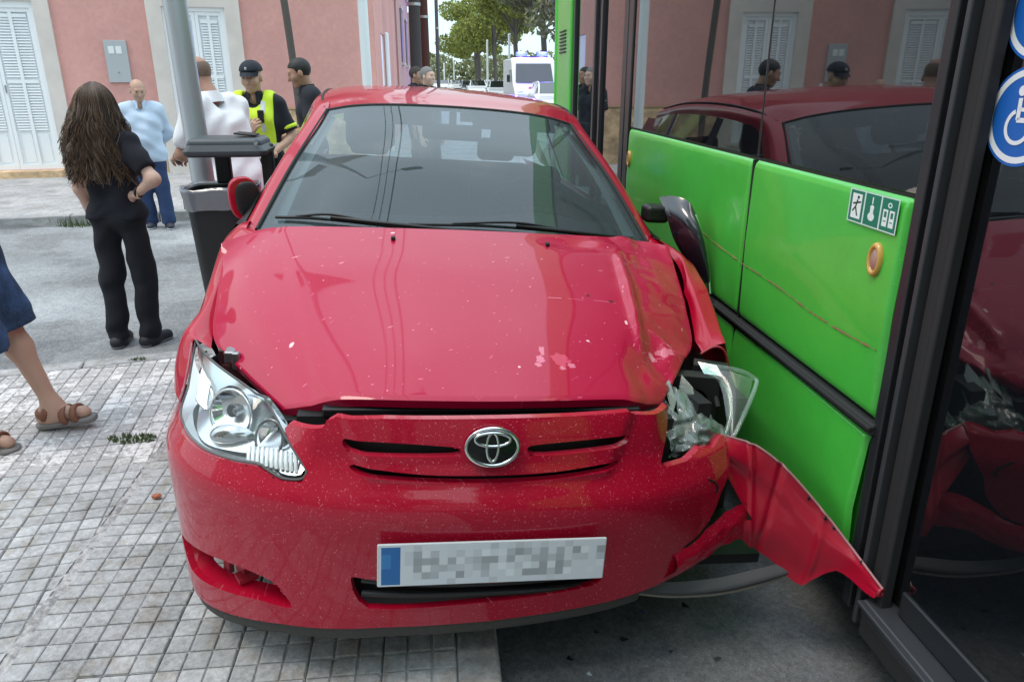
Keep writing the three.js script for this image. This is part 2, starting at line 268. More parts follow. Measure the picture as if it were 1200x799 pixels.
// tufts of weed in joints
{
  const leaf = std(lin(.07, .11, .03), .8);
  const tuft = (x, y, z, r, h, n, label) => { const gs = []; for (let i = 0; i < n; i++) { const a = rr(0, 6.28), d = Math.sqrt(rnd()) * r, t = rr(0, 6.28), w = rr(.003, .008), hh = h * rr(.4, 1), lx = rr(-.5, .5) * hh, lz = rr(-.5, .5) * hh; const px = x + d * Math.cos(a) * 1.6, pz = z + d * Math.sin(a) * .6; const g = new THREE.BufferGeometry(); g.setAttribute('position', new THREE.Float32BufferAttribute([px - w * Math.cos(t), y, pz - w * Math.sin(t), px + w * Math.cos(t), y, pz + w * Math.sin(t), px + lx, y + hh, pz + lz], 3)); g.computeVertexNormals(); gs.push(g); } single('weed_tuft', label, 'weed', merge(gs), leaf); };
  tuft(-1.66, PV - .006, -2.9, .07, .03, 260, 'small green weed growing between the pavement tiles');
  tuft(-2.1, PV - .006, -3.86, .03, .03, 70, 'tiny green weed in the kerb joint behind the woman');
  tuft(-1.78, PV - .006, -3.97, .02, .025, 50, 'tiny dry weed in the kerb joint near the litter bin pole');
  tuft(-4.9, .0, -8.63, .42, .14, 900, 'low green weeds along the far kerb');
  single('brick_chip', 'small orange chip of brick lying on the paving', 'rubble', (() => { const g = new THREE.DodecahedronGeometry(.017, 0); g.scale(1.2, .6, .8); g.translate(-1.335, PV + .010, -2.415); return g; })(), std(lin(.42, .13, .07), .9));
}
// far pavement across the cross street and the corner house
const TH = 15 * R, HC = [-2.3575, -13.6217];
// house frame: a along the front wall (negative to the left of the corner), n out of the wall towards the street
const HP = (a, n, y = 0) => [HC[0] + a * Math.cos(TH) + n * Math.sin(TH), y, HC[1] - a * Math.sin(TH) + n * Math.cos(TH)];
{
  const c0 = HP(-40, 4.25), c1 = HP(2.6, 4.25);
  const e1 = [c1[0] - 90 * Math.sin(SA) + 1.0, c1[2] - 90 * Math.cos(SA)], e0 = HP(-40, -60);
  const s = new THREE.Shape([[c0[0], -c0[2]], [c1[0] - .6, -c1[2]], [c1[0] - .1, -c1[2] + .25], [c1[0] + .1, -c1[2] + .9], [e1[0], -e1[1]], [e0[0], -e0[2]]].map(p => new THREE.Vector2(...p)));
  const g = new THREE.ExtrudeGeometry(s, { depth: PV + .0, bevelEnabled: false }); g.rotateX(-Math.PI / 2);
  const fp = struct('far_pavement', g, cement(.86));
  for (let i = 0; i < 26; i++) { const p = HP(-22.5 + i * .95, 4.19); const k = add('kerb_stone', rbox(.94, PV + .06, .14, .012), kerbMat, fp); k.position.set(p[0], PV / 2 - .028, p[2] + .0); k.rotation.y = TH; }
}
// opposite side of the bus street far away
struct('verge', (() => { const g = box(30, .1, 160, 0, .05, -95); g.rotateY(SA); g.translate(19.0, 0, -1); return g; })(), cement(.7));

// pink corner house
{
  const house = thing('corner_house', 'pink rendered corner house with stone plinth and white louvred shutters', 'building', [HC[0], 0, HC[1]], TH);
  // local: x along the wall, z out of the wall
  const pinkMap = dataTex(512, (u, v) => { const c = tn(u, v, 3, 41), f = tn(u, v, 50, 25); const k = 1 + (c - .5) * .16 + (f - .5) * .07; return [.835 * k, .62 * k, .59 * k]; }, true, [.4, .4]);
  const renderBump = dataTex(256, (u, v) => .5 + (tn(u, v, 60, 61) - .5) * .9, false, [2, 2]);
  const pink = std(lin(1, 1, 1), .9, 0, { map: pinkMap, bumpMap: renderBump, bumpScale: .003 });
  const stoneMap = dataTex(512, (u, v) => { const c = tn(u, v, 7, 71), f = tn(u, v, 30, 75); const k = .92 + (c - .5) * .5 + (f - .5) * .2; return [.86 * k, .73 * k, .58 * k]; }, true, [.8, .8]);
  const trimMap = dataTex(256, (u, v) => { const k = .92 + (tn(u, v, 6, 81) - .5) * .10; return [.90 * k, .86 * k, .83 * k]; }, true, [.7, .7]);
  const stone = std(lin(1, 1, 1), .9, 0, { map: stoneMap, bumpMap: renderBump, bumpScale: .012 }), trim = std(lin(1, 1, 1), .85, 0, { map: trimMap });
  const shut = std(lin(.86, .88, .9), .45);
  const uvm = g => { const p = g.attributes.position, n = g.attributes.normal, uv = g.attributes.uv; for (let i = 0; i < p.count; i++) Math.abs(n.getX(i)) > .6 ? uv.setXY(i, p.getZ(i), p.getY(i)) : uv.setXY(i, p.getX(i), p.getY(i)); return g; };
  // front wall with openings: door -6.45..-5.12 (to 2.72), balcony door -3.31..-2.37 (.5..2.68)
  const wall = (x0, x1, y0, y1) => uvm(box(x1 - x0, y1 - y0, .35, (x0 + x1) / 2, (y0 + y1) / 2, -.175));
  const D = [-6.42, -5.12, .22, 2.72], Wn = [-3.31, -2.37, .5, 2.68];
  add('front_wall', merge([wall(-22, D[0], PV, 7), wall(D[1], Wn[0], PV, 7), wall(Wn[1], 0, PV, 7), wall(D[0], D[1], D[3], 7), wall(D[0], D[1], PV - .1, D[2]), wall(Wn[0], Wn[1], Wn[3], 7), wall(Wn[0], Wn[1], PV - .1, Wn[2])]), pink, house);
  // plinth of irregular stone, 3 cm proud
  const pl = (x0, x1) => { const g = grid(Math.ceil((x1 - x0) / .05), 22, (u, v) => { const x = lerp(x0, x1, u), y = lerp(PV, 1.12, v); const e = v > .99 ? 0 : 1; return [x, y, (.022 + .016 * fbm(x * 5, y * 5, 2, 3)) * e + .001, x, y]; }); return g; };
  const cap = (x0, x1) => box(x1 - x0, .03, .035, (x0 + x1) / 2, 1.125, .016);
  const spans = [[-22, -6.66], [-4.92, -3.55], [-2.14, -.002]];
  add('stone_plinth', merge(spans.flatMap(([a, b]) => [pl(a, b), cap(a, b)])), stone, house);
  // stone surrounds
  const sur = (o, b, ly) => [uvm(box(b, o[3] + b - ly, .055, o[0] - b / 2, (o[3] + b + ly) / 2, .026)), uvm(box(b, o[3] + b - ly, .055, o[1] + b / 2, (o[3] + b + ly) / 2, .026)), uvm(box(o[1] - o[0], b, .055, (o[0] + o[1]) / 2, o[3] + b / 2, .026))];
  add('stone_surround', merge(sur(D, .22, PV)), trim, house);
  add('stone_surround', merge([...sur(Wn, .23, PV), uvm(box(Wn[1] - Wn[0], Wn[2] - PV - .002, .055, (Wn[0] + Wn[1]) / 2, (Wn[2] + PV) / 2, .026))]), trim, house);
  add('sill', uvm(box(1.06, .05, .12, -2.84, .5 - .024, .055)), trim, house);
  add('door_step', uvm(box(1.34, .1, .3, -5.77, .165, .14)), stone, house);
  // louvred shutter doors
  const leaf = (name, x0, x1, y0, y1, cols, panels) => {
    const s = add(name, merge([box(.05, y1 - y0, .05, x0 + .025, (y0 + y1) / 2, -.05), box(.05, y1 - y0, .05, x1 - .025, (y0 + y1) / 2, -.05), box(x1 - x0 - .1, .06, .05, (x0 + x1) / 2, y1 - .03, -.05), box(x1 - x0 - .1, .08, .05, (x0 + x1) / 2, y0 + .04, -.05), box(x1 - x0 - .1, y1 - y0 - .14, .012, (x0 + x1) / 2, (y0 + y1) / 2 + .01, -.075)]), shut, house);
    const w = (x1 - x0 - .1) / cols;
    for (let c = 0; c < cols; c++) { const cx = x0 + .05 + w * (c + .5); if (c) add('stile', box(.045, y1 - y0 - .142, .048, x0 + .05 + w * c, (y0 + y1) / 2 + .01, -.05), shut, s);
      for (const [p0, p1, lou] of panels) {
        if (lou) { for (let y = p0 + .02; y < p1 - .02; y += .041) add('slat', box(w - .05, .034, .006, cx, y, -.046, 0, -.75), shut, s); add('rail', box(w - .047, .05, .046, cx, p1 + .01, -.05), shut, s); }
        else add('panel', rbox(w - .09, p1 - p0 - .06, .016, .005, cx, (p0 + p1) / 2, -.062), shut, s);
      } }
  };
  leaf('shutter_door', D[0] + .06, D[0] + .65, D[2], D[3] - .1, 2, [[.30, .80, 0], [.82, 1.55, 1], [1.62, 2.50, 1]]);
  leaf('shutter_door', D[0] + .655, D[1] - .06, D[2], D[3] - .1, 2, [[.30, .80, 0], [.82, 1.55, 1], [1.62, 2.50, 1]]);
  add('door_frame', merge([box(.06, 2.5, .1, D[0] + .03, 1.47, -.05), box(.06, 2.5, .1, D[1] - .03, 1.47, -.05), box(1.18, .1, .1, -5.77, 2.67, -.05)]), shut, house);
  add('door_handle', rbox(.02, .12, .03, .008, -5.73, 1.45, -.012), M.steel, house);
  leaf('shutter', Wn[0] + .06, -2.842, Wn[2], Wn[3] - .06, 2, [[.58, .98, 0], [1.0, 1.62, 1], [1.70, 2.46, 1]]);
  leaf('shutter', -2.838, Wn[1] - .06, Wn[2], Wn[3] - .06, 2, [[.58, .98, 0], [1.0, 1.62, 1], [1.70, 2.46, 1]]);
  add('window_frame', merge([box(.06, 2.18, .1, Wn[0] + .03, 1.59, -.045), box(.06, 2.18, .1, Wn[1] - .03, 1.59, -.045), box(.82, .06, .1, -2.84, 2.65, -.045)]), shut, house);
  // meter box: grey door with two glazed windows and a lock
  const mb = add('meter_box', rbox(.33, .63, .05, .006, -4.065, 1.86, .012), std(lin(.42, .44, .46), .5), house);
  for (const x of [-4.13, -4.02]) add('meter_window', rbox(.085, .11, .01, .003, x, 2.03, .037), std(lin(.75, .77, .78), .25), mb);
  add('lock', cyl(.014, .014, .015, 12, -4.065, 1.70, .04, Math.PI / 2), M.chrome, mb);
  add('paper_notice', box(.05, .09, .004, -3.86, 1.48, .004), std(lin(.85, .85, .85), .8), house);
  // side wall along the bus street (turned back by the angle between the streets), door leaf, windows
  const side = new THREE.Group(); side.name = 'side_wall'; side.rotation.y = SA - TH; house.add(side);
  const sw = (z0, z1, y0, y1) => { const g = box(.35, y1 - y0, z0 - z1, -.176, (y0 + y1) / 2, (z0 + z1) / 2); return uvm(g); };
  add('render', merge([sw(-.12, -1.9, PV, 7), sw(-1.9, -2.9, 2.45, 7), sw(-2.9, -9, PV, 7)]), pink, side);
  add('side_door', box(.05, 2.33, .99, -.05, 1.28, -2.4), shut, side);
  add('parapet', uvm(box(22, .18, .45, -11, 7.09, -.15)), trim, house);
  add('roof', box(21.6, .1, 14, -10.9, 6.9, -7.4), M.steel, house);
}
// neighbouring houses further along the street
const street = (a, s, y = 0) => ST(a, s, y);
function rowHouse(s0, s1, a, h, col, label, wins) {
  const p = ST(a, s0); const t = thing('row_house', label, 'building', [p[0], 0, p[2]], SA, 'houses along the bus street');
  add('wall', box(6, h, s1 - s0 - .02, -3, h / 2, -(s1 - s0) / 2), std(lin(...col), .9), t);
  add('cornice', box(6.1, .16, s1 - s0 - .03, -2.96, h + .08, -(s1 - s0) / 2), std(lin(.55, .5, .46), .8), t);
  for (const [z, y, w, hh] of wins) { const wd = add('window', box(.06, hh, w, .01, y, -z), std(lin(.16, .13, .12), .5), t); add('frame', merge([box(.1, .08, w + .16, .02, y + hh / 2 + .04, -z), box(.14, .07, w + .2, .03, y - hh / 2 - .04, -z)]), std(lin(.6, .57, .54), .8), wd); }
}
{
  const base = (HC[0] - .913) * Math.cos(SA) - (HC[1] + 1.582) * Math.sin(SA), s0 = -(HC[0] - .913) * Math.sin(SA) - (HC[1] + 1.582) * Math.cos(SA);
  rowHouse(s0 + 9.05, s0 + 22, base + .05, 4.6, [.50, .30, .27], 'pinkish row house with a dark shuttered window next to the corner house', [[3.5, 2.9, 1.5, 1.6], [8.5, 2.9, 1.5, 1.6]]);
  rowHouse(s0 + 22, s0 + 40, base + .1, 4.2, [.55, .47, .40], 'beige row house with two dark windows behind the wooden poles', [[5, 2.4, 1.4, 1.6], [12, 2.4, 1.4, 1.6]]);
  rowHouse(s0 + 40, s0 + 75, base + .2, 3.8, [.6, .58, .55], 'pale low row house at the far end of the street', [[8, 2.2, 1.6, 1.5], [20, 2.2, 1.6, 1.5]]);
}

// ---------------------------------------------------------------- bus: local x into the body, y up, -z away along the street
{
  const bus = thing('city_bus', 'green city bus with dark windows standing against the red car', 'bus', [.913, 0, -1.582], SA);
  const Z = s => -s;
  const greenMap = dataTex(512, (u, v) => { const c = tn(u, v, 3, 91), g = rnd(); let k = 1 + (c - .5) * .10 + (tn(u, v, 24, 17) - .5) * .05; if (g > .9985) k *= 1.18; if (g < .0016) k *= .7; return [.30 * k, .765 * k, .275 * k]; }, true);
  const green = phy(lin(1, 1, 1), { map: greenMap, roughness: .34, clearcoat: .55, clearcoatRoughness: .08 });
  const darkGlass = phy(lin(.006, .007, .009), { roughness: .02, ior: 1.75, clearcoat: .5, clearcoatRoughness: .01 });
  const frame = std(lin(.022, .024, .028), .32), frameGrey = std(lin(.06, .064, .072), .35, .3), seal = M.rubber;
  const uvp = g => { const p = g.attributes.position, uv = g.attributes.uv; for (let i = 0; i < p.count; i++) uv.setXY(i, p.getZ(i) * 1.1, p.getY(i) * 1.1); return g; };
  // hidden core of the body so that nothing shows through the joints
  add('body_shell', merge([box(2.4, 2.75, 11.5, 1.255, 1.68, Z(-.55))]), M.black, bus);
  // side panel with a rolled edge: profile over height, outline s0..s1
  function panel(name, s0, s1, h0, h1, bulge, edge = .018) {
    const T = [[0, edge], [.018, .006], [.05, .001], [.5, -bulge], [.95, .001], [.982, .006], [1, edge]];
    const g = grid(24, 26, (u, v) => {
      const e = u < .5 ? u * (s1 - s0) : (1 - u) * (s1 - s0); const uu = u < .25 ? u * .08 : u > .75 ? 1 - (1 - u) * .08 : lerp(.02, .98, (u - .25) / .5);
      const vv = v < .25 ? v * .2 : v > .75 ? 1 - (1 - v) * .2 : lerp(.05, .95, (v - .25) / .5);
      const s = lerp(s0, s1, uu), h = lerp(h0, h1, vv), d = Math.min(s - s0, s1 - s);
      const x = tab(T, vv) + .014 * Math.pow(clamp(1 - d / .016), 2); return [Math.min(x, edge), h, Z(s), s, h];
    });
    return add(name, merge([g, uvp(box(.03, h1 - h0 - .008, s1 - s0 - .008, edge + .012, (h0 + h1) / 2, Z((s0 + s1) / 2)))]), green, bus);
  }
  const up1 = panel('side_panel', .102, .963, .792, 1.345, .004), up2 = panel('side_panel', .979, 2.62, .792, 1.345, .004);
  panel('skirt_panel', .112, .985, .31, .748, .012, .03); panel('skirt_panel', .995, 2.62, .31, .748, .012, .03);
  panel('skirt_panel', -3.4, -1.42, .31, .748, .022, .03); panel('side_panel', -3.4, -1.42, .792, 1.345, .004);
  add('panel_seam', merge([box(.012, .55, .016, .012, 1.068, Z(.971)), box(.012, .43, .012, .014, .53, Z(.990))]), M.black, bus);
  // rub rail of black rubber between the panels
  add('rub_rail', merge([rbox(.034, .034, 2.56, .008, .011, .77, Z(1.36)), rbox(.02, .012, 2.56, .004, -.006, .776, Z(1.36)), rbox(.034, .034, 1.98, .008, .011, .77, Z(-2.41))]), seal, bus);
  // windows
  const win = (s0, s1, h0 = 1.352, h1 = 2.45) => add('window', rbox(.012, h1 - h0, s1 - s0, .003, .020, (h0 + h1) / 2, Z((s0 + s1) / 2)), darkGlass, bus);
  win(.098, .956); win(.966, 2.635); win(-3.4, -1.42);
  add('window_seal', merge([box(.012, 1.1, .01, .0225, 1.9, Z(.961)), box(.014, .008, 2.54, .022, 1.3475, Z(1.366))]), seal, bus);
  add('roof_cove', uvp(rbox(.06, .55, 9.6, .02, .03, 2.74, Z(.4))), green, bus);
  add('roof', rbox(2.46, .12, 11.4, .05, 1.26, 3.05, Z(-.5)), green, bus);
  // pillar beside the middle door
  add('door_pillar', merge([rbox(.05, 2.3, .034, .006, .03, 1.4, Z(.079)), rbox(.03, 2.3, .03, .006, .034, 1.4, Z(.044))]), frame, bus);
  add('pillar_moulding', rbox(.055, 2.32, .016, .006, .022, 1.4, Z(.0185)), frameGrey, bus);
  add('door_seal', merge([rbox(.042, 2.3, .046, .012, .034, 1.4, Z(-.016)), rbox(.03, 2.3, .02, .006, .02, 1.42, Z(-.052))]), seal, bus);
  // middle door: two glazed leaves
  const door = new THREE.Group(); door.name = 'middle_door'; bus.add(door);
  for (const [a, b] of [[-.70, -.064], [-1.38, -.715]]) { add('glass', rbox(.012, 2.06, b - a - .02, .003, .046, 1.42, Z((a + b) / 2)), darkGlass, door); add('leaf_frame', merge([rbox(.03, 2.12, .028, .006, .045, 1.40, Z(a + .012)), rbox(.02, .07, b - a - .05, .006, .042, .385, Z((a + b) / 2)), rbox(.02, .06, b - a - .05, .006, .042, 2.44, Z((a + b) / 2))]), frame, door); }
  add('step_sill', merge([rbox(.075, .05, 1.34, .008, .02, .322, Z(-.69)), rbox(.02, .012, 1.34, .004, -.022, .338, Z(-.69))]), frameGrey, bus);
  add('sill_rubber', rbox(.02, .06, 1.34, .008, -.004, .268, Z(-.69)), seal, bus);
  // accessibility stickers: round blue signs with a white ring
  const blue = std(lin(.012, .13, .50), .4), wht = std(lin(.85, .87, .9), .45);
  const disc = (h, s, kind) => {
    const g = new THREE.Group(); g.name = 'round_sticker'; g.position.set(.0385, h, Z(s)); g.rotation.y = -Math.PI / 2; door.add(g);
    const ring = new THREE.RingGeometry(.074, .086, 48), bl = new THREE.CircleGeometry(.0742, 48);
    add('blue_field', bl, blue, g); add('white_rim', merge([ring, new THREE.RingGeometry(.0858, .0885, 48)].slice(0, 1)), wht, g).position.z = .0006;
    const rim = add('outer_rim', new THREE.RingGeometry(.0858, .0915, 48), blue, g); rim.position.z = .0003;
    const ic = [];
    if (kind === 'wheel') { // wheelchair pictogram
      ic.push(new THREE.RingGeometry(.026, .034, 30, 1, 2.0, 4.2)); ic[0].translate(-.004, -.018, 0);
      const bar = (x0, y0, x1, y1, w) => { const l = Math.hypot(x1 - x0, y1 - y0), b = new THREE.PlaneGeometry(l, w); b.rotateZ(Math.atan2(y1 - y0, x1 - x0)); b.translate((x0 + x1) / 2, (y0 + y1) / 2, 0); ic.push(b); };
      bar(-.010, .034, -.008, -.006, .010); bar(-.010, -.006, .020, -.006, .009); bar(.018, -.006, .034, -.044, .009); bar(-.009, .014, .016, .012, .007); bar(.032, -.042, .046, -.038, .007);
      const hd = new THREE.CircleGeometry(.0095, 20); hd.translate(-.010, .047, 0); ic.push(hd);
    } else { // pushchair pictogram
      const bar = (x0, y0, x1, y1, w) => { const l = Math.hypot(x1 - x0, y1 - y0), b = new THREE.PlaneGeometry(l, w); b.rotateZ(Math.atan2(y1 - y0, x1 - x0)); b.translate((x0 + x1) / 2, (y0 + y1) / 2, 0); ic.push(b); };
      bar(-.04, .03, -.02, -.01, .008); bar(-.02, -.012, .034, -.012, .022); bar(.034, -.01, .02, .03, .012);
      for (const x of [-.018, .028]) { const w = new THREE.RingGeometry(.006, .013, 20); w.translate(x, -.038, 0); ic.push(w); }
    }
    add('pictogram', merge(ic), wht, g).position.z = .0012;
  };
  disc(1.532, -.130, 'wheel'); disc(1.722, -.130, 'push');
  // emergency notice on the panel: three green pictogram fields
  const notice = canvasTex(512, 268, (x, w, h) => {
    x.fillStyle = '#d8ebe4'; x.fillRect(0, 0, w, h); x.fillStyle = '#0f7d62';
    const f = [[10, 10, 152], [176, 10, 158], [348, 10, 154]]; for (const [a, b, c] of f) x.fillRect(a, b, c, h - 20);
    x.fillStyle = '#eef7f3'; x.fillRect(34, 34, 104, h - 68); x.fillStyle = '#0c3b31'; x.lineWidth = 14; x.strokeStyle = '#0c3b31'; x.lineCap = 'round';
    x.beginPath(); x.arc(98, 62, 13, 0, 7); x.fill(); x.beginPath(); x.moveTo(92, 84); x.lineTo(78, 140); x.lineTo(52, 176); x.moveTo(78, 140); x.lineTo(102, 206); x.moveTo(52, 118); x.lineTo(124, 96); x.stroke();
    x.strokeStyle = '#e9f5f0'; x.fillStyle = '#e9f5f0'; x.lineWidth = 12; x.beginPath(); x.moveTo(252, 36); x.lineTo(252, 80); x.stroke(); x.beginPath(); x.arc(254, 112, 20, 0, 7); x.fill(); x.beginPath(); x.arc(252, 184, 34, 0, 7); x.fill(); x.fillRect(236, 120, 34, 50);
    x.fillRect(368, 96, 48, 130); x.fillRect(432, 96, 48, 130); x.lineWidth = 10; x.beginPath(); x.arc(426, 60, 16, 0, 7); x.stroke(); x.fillStyle = '#0f7d62'; x.fillRect(380, 112, 24, 44); x.fillRect(444, 112, 24, 44); x.fillRect(378, 182, 28, 8); x.fillRect(442, 182, 28, 8);
  });
  const ng = new THREE.PlaneGeometry(.212, .083); ng.rotateY(-Math.PI / 2); add('emergency_notice', ng, std(0xffffff, .4, 0, { map: notice }), bus).position.set(-.0052, 1.296, Z(.232));
  // amber side marker lamps
  const amber = phy(lin(.66, .37, .08), { roughness: .35, clearcoat: .6 }), lensA = phy(lin(.42, .25, .20), { roughness: .25, clearcoat: 1 });
  const marker = (s, h, p) => { const g = new THREE.Group(); g.name = 'side_marker'; g.position.set(-.004, h, Z(s)); bus.add(g); const t = new THREE.TorusGeometry(.034, .009, 10, 28); t.scale(.62, 1, 1.1); t.rotateY(Math.PI / 2); add('bezel', t, amber, g); const l = new THREE.SphereGeometry(.03, 20, 12); l.scale(.35, 1, .6); add('lens', l, lensA, g); };
  marker(.185, 1.184); marker(2.56, 1.19);
  // paint transfer: scuffed red line along the panels, real shallow scrape strip
  const scr = (pts, w, mat, nm) => { const g = grid(90, 2, (u, v) => { const [s, h] = crv(pts, u); const ww = w * (.1 + 1.5 * Math.max(0, fbm(u * 26, 3, 0, 3) - .2)) * (v - .5); return [-.0052 - .0006 * (1 - Math.abs(v - .5) * 2), h + ww + .003 * (fbm(u * 40, 7) - .5), Z(s), s, h]; }); add(nm, g, mat, bus); };
  scr([[1.47, 1.03], [1.2, 1.005], [.97, .992]], .009, std(lin(.34, .30, .10), .7), 'scrape_mark');
  scr([[.96, .99], [.7, .985], [.45, .968]], .008, std(lin(.26, .22, .09), .7), 'scrape_mark'); scr([[.45, .968], [.3, .966], [.12, .972]], .007, std(lin(.33, .17, .09), .7), 'scrape_mark');
  // rear door with two leaves, pillars, and the green rear corner with a vent
  add('door_pillar', merge([rbox(.05, 2.3, .10, .01, .03, 1.4, Z(2.70)), rbox(.04, 2.3, .10, .01, .028, 1.4, Z(2.82))]), frame, bus);
  const rd = new THREE.Group(); rd.name = 'rear_door'; bus.add(rd);
  for (const [a, b] of [[2.88, 3.6], [3.62, 4.44]]) { add('glass', rbox(.012, 2.06, b - a - .02, .003, .046, 1.42, Z((a + b) / 2)), darkGlass, rd); }
  add('leaf_frame', merge([rbox(.03, 2.1, .045, .006, .035, 1.4, Z(3.50)), rbox(.03, 2.1, .05, .006, .035, 1.4, Z(3.70)), rbox(.03, 2.1, .04, .006, .035, 1.4, Z(4.44)), rbox(.03, 2.1, .03, .006, .04, 1.4, Z(2.895)), rbox(.02, .07, 1.5, .006, .042, .385, Z(3.66))]), frameGrey, rd);
  const rc = add('rear_corner_panel', uvp(rbox(.06, 2.3, .70, .02, .03, 1.5, Z(4.84))), green, bus);
  add('corner_post', uvp(rbox(.05, 2.3, .05, .02, .012, 1.5, Z(5.14))), green, bus);
  for (let i = 0; i < 7; i++) add('vent_slat', rbox(.012, .012, .26, .003, -.004, 1.80 + i * .026, Z(4.80), 0, 0, .4), M.plastic, rc);
  add('rear_face', uvp(rbox(2.44, 2.6, .06, .02, 1.25, 1.72, Z(5.19))), green, bus);
  // wheels
  for (const [s, x] of [[5.2 - 2.6 - 4.4, .25], [-3.9, .25]]) { const w = new THREE.Group(); w.name = 'wheel'; w.position.set(x, .48, Z(s - 2)); bus.add(w); const t = new THREE.TorusGeometry(.36, .12, 12, 32); t.rotateY(Math.PI / 2); add('tyre', t, M.rubber, w); add('rim', cyl(.26, .26, .16, 24, 0, 0, 0, 0, Math.PI / 2), M.steel, w); }
}

// ---------------------------------------------------------------- red hatchback; car coordinates [x right, y up, z back], stored as (x, y, -z)
{
  const car = thing('red_hatchback', 'red hatchback with crushed front corner mounted on the kerb against the bus', 'car', [-.09, .06, -1.517]);
  car.rotation.order = 'YXZ'; car.rotation.set(0, 8.3 * R, -3.7 * R);
  const C = p => [p[0], p[1], -p[2], ...p.slice(3)];
  const cpatch = (rows, nu, nv, uvf) => { const S = patch(rows); return grid(nu, nv, (u, v) => { const p = S(u, v); return C(uvf ? [...p.slice(0, 3), ...uvf(p)] : [...p.slice(0, 3), u, v]); }); };
  // paint: red with road dust specks
  const speck = (dens, big, tone) => canvasTex(1024, 1024, (x, w, h) => {
    x.fillStyle = 'rgb(178,3,44)'; x.fillRect(0, 0, w, h);
    for (let i = 0; i < dens; i++) { const a = rr(.12, .75), r = .5 + Math.pow(rnd(), 6) * big, px = rnd() * w, py = rnd() * h; x.fillStyle = `rgba(${tone},${a})`; x.beginPath(); if (rnd() < .25) x.ellipse(px, py, r * rr(1.5, 3.5), r * .7, rr(0, 3.1), 0, 7); else x.arc(px, py, r, 0, 7); x.fill(); }
  });
  const rep = (t, s) => { t.wrapS = t.wrapT = THREE.RepeatWrapping; t.repeat.set(s, s); return t; };
  const paintOf = map => phy(lin(1, 1, 1), { map, roughness: .45, specularIntensity: .35, clearcoat: .72, clearcoatRoughness: .045, ior: 1.5 });
  const dustyPaint = phy(lin(1, 1, 1), { map: rep(speck(22000, 2.0, '232,168,160'), 1 / .62), roughness: .5, specularIntensity: .35, clearcoat: .9, clearcoatRoughness: .06, ior: 1.5 });
  const cleanPaint = paintOf(rep(speck(240, 2.2, '245,205,205'), 1 / .9));
  const rawPaint = phy(lin(.36, .012, .03), { roughness: .55, clearcoat: .35, clearcoatRoughness: .3 });

  // ---- front fascia: plan curve swept over a height profile
  const base = [[0, -.03], [.2, -.025], [.37, -.004], [.512, .042], [.64, .11], [.742, .198], [.81, .31], [.845, .45], [.861, .63]];
  const prof = [[.10, .05], [.14, .034], [.18, .026], [.22, .022], [.27, .018], [.34, .014], [.42, .009], [.50, .003], [.555, 0], [.585, .002], [.605, .008], [.63, .020], [.66, .034], [.69, .045], [.75, .056], [.80, .070], [.84, .09]];
  const dense = []; for (let k = 0; k <= 320; k++) { const b = [[-base[1][0], base[1][1]], ...base], n = base.length - 1; const s = k / 320 * n, i = Math.min(n - 1, Math.floor(s)), f = s - i; const g = m => m < 0 ? [-base[1][0], base[1][1]] : m > n ? [2 * base[n][0] - base[n - 1][0], 2 * base[n][1] - base[n - 1][1]] : base[m]; dense.push([0, 1].map(c => cr(g(i - 1)[c], g(i)[c], g(i + 1)[c], g(i + 2)[c], f))); }
  const arc = [0]; for (let k = 1; k <= 320; k++) arc.push(arc[k - 1] + Math.hypot(dense[k][0] - dense[k - 1][0], dense[k][1] - dense[k - 1][1]));
  const onArc = q => { q = clamp(q, 0, arc[320] - 1e-6); let a = 0, b = 320; while (b - a > 1) { const m = (a + b) >> 1; arc[m] <= q ? a = m : b = m; } const t = (q - arc[a]) / (arc[b] - arc[a]); return [lerp(dense[a][0], dense[b][0], t), lerp(dense[a][1], dense[b][1], t)]; };
  const profS = y => { const n = prof.length - 1; let i = 0; while (i < n - 1 && prof[i + 1][0] < y) i++; const t = (y - prof[i][0]) / (prof[i + 1][0] - prof[i][0]); const g = k => prof[clamp(k, 0, n)][1]; return t < 0 || t > 1 ? lerp(g(i), g(i + 1), t) : cr(g(i - 1), g(i), g(i + 1), g(i + 2), t); };
  // off: offset into the car (positive) along the plan normal
  function F(q, y, off = 0) {
    const a = Math.abs(q), p = onArc(a), e = onArc(a + .01), w = onArc(Math.max(0, a - .01)); let nx = e[1] - w[1], nz = e[0] - w[0]; const n = Math.hypot(nx, nz); nx /= n; nz /= n;
    // grille panel in the middle of the nose is sunk a little between two ridges
    const sink = -.013 * (1 - sst(.335, .385, a + (.80 - y) * .45)) * sst(.64, .675, y);
    const k = profS(a > .6 ? Math.min(y, .70) : y) + off + sink; const ez = 1.15 * Math.max(0, y - .655) * sst(.42, .62, a);
    return [Math.sign(q) * (p[0] - k * nx), y, p[1] + k * nz + ez];
  }
  const Fc = (q, y) => C(F(q, y)), inw = (q, y) => { const a = F(q, y), b = F(q, y, .01); return C([(b[0] - a[0]) * 100, 0, (b[2] - a[2]) * 100]); };
  const headlight = smoothPoly([[-1.025, .792], [-.93, .805], [-.787, .796], [-.672, .779], [-.594, .760], [-.549, .740], [-.507, .713], [-.465, .680], [-.442, .657], [-.452, .64], [-.499, .635], [-.543, .646], [-.574, .655], [-.65, .65], [-.741, .649], [-.821, .655], [-.904, .661], [-.985, .668], [-1.020, .70], [-1.035, .75]], 4, .85);
  const slotL = smoothPoly([[-.350, .743], [-.215, .743], [-.090, .735], [-.074, .724], [-.09, .714], [-.214, .711], [-.338, .714]], 4, .7);
  const slotR = smoothPoly([[.086, .736], [.195, .745], [.336, .750], [.342, .727], [.218, .717], [.1, .713]], 4, .7);
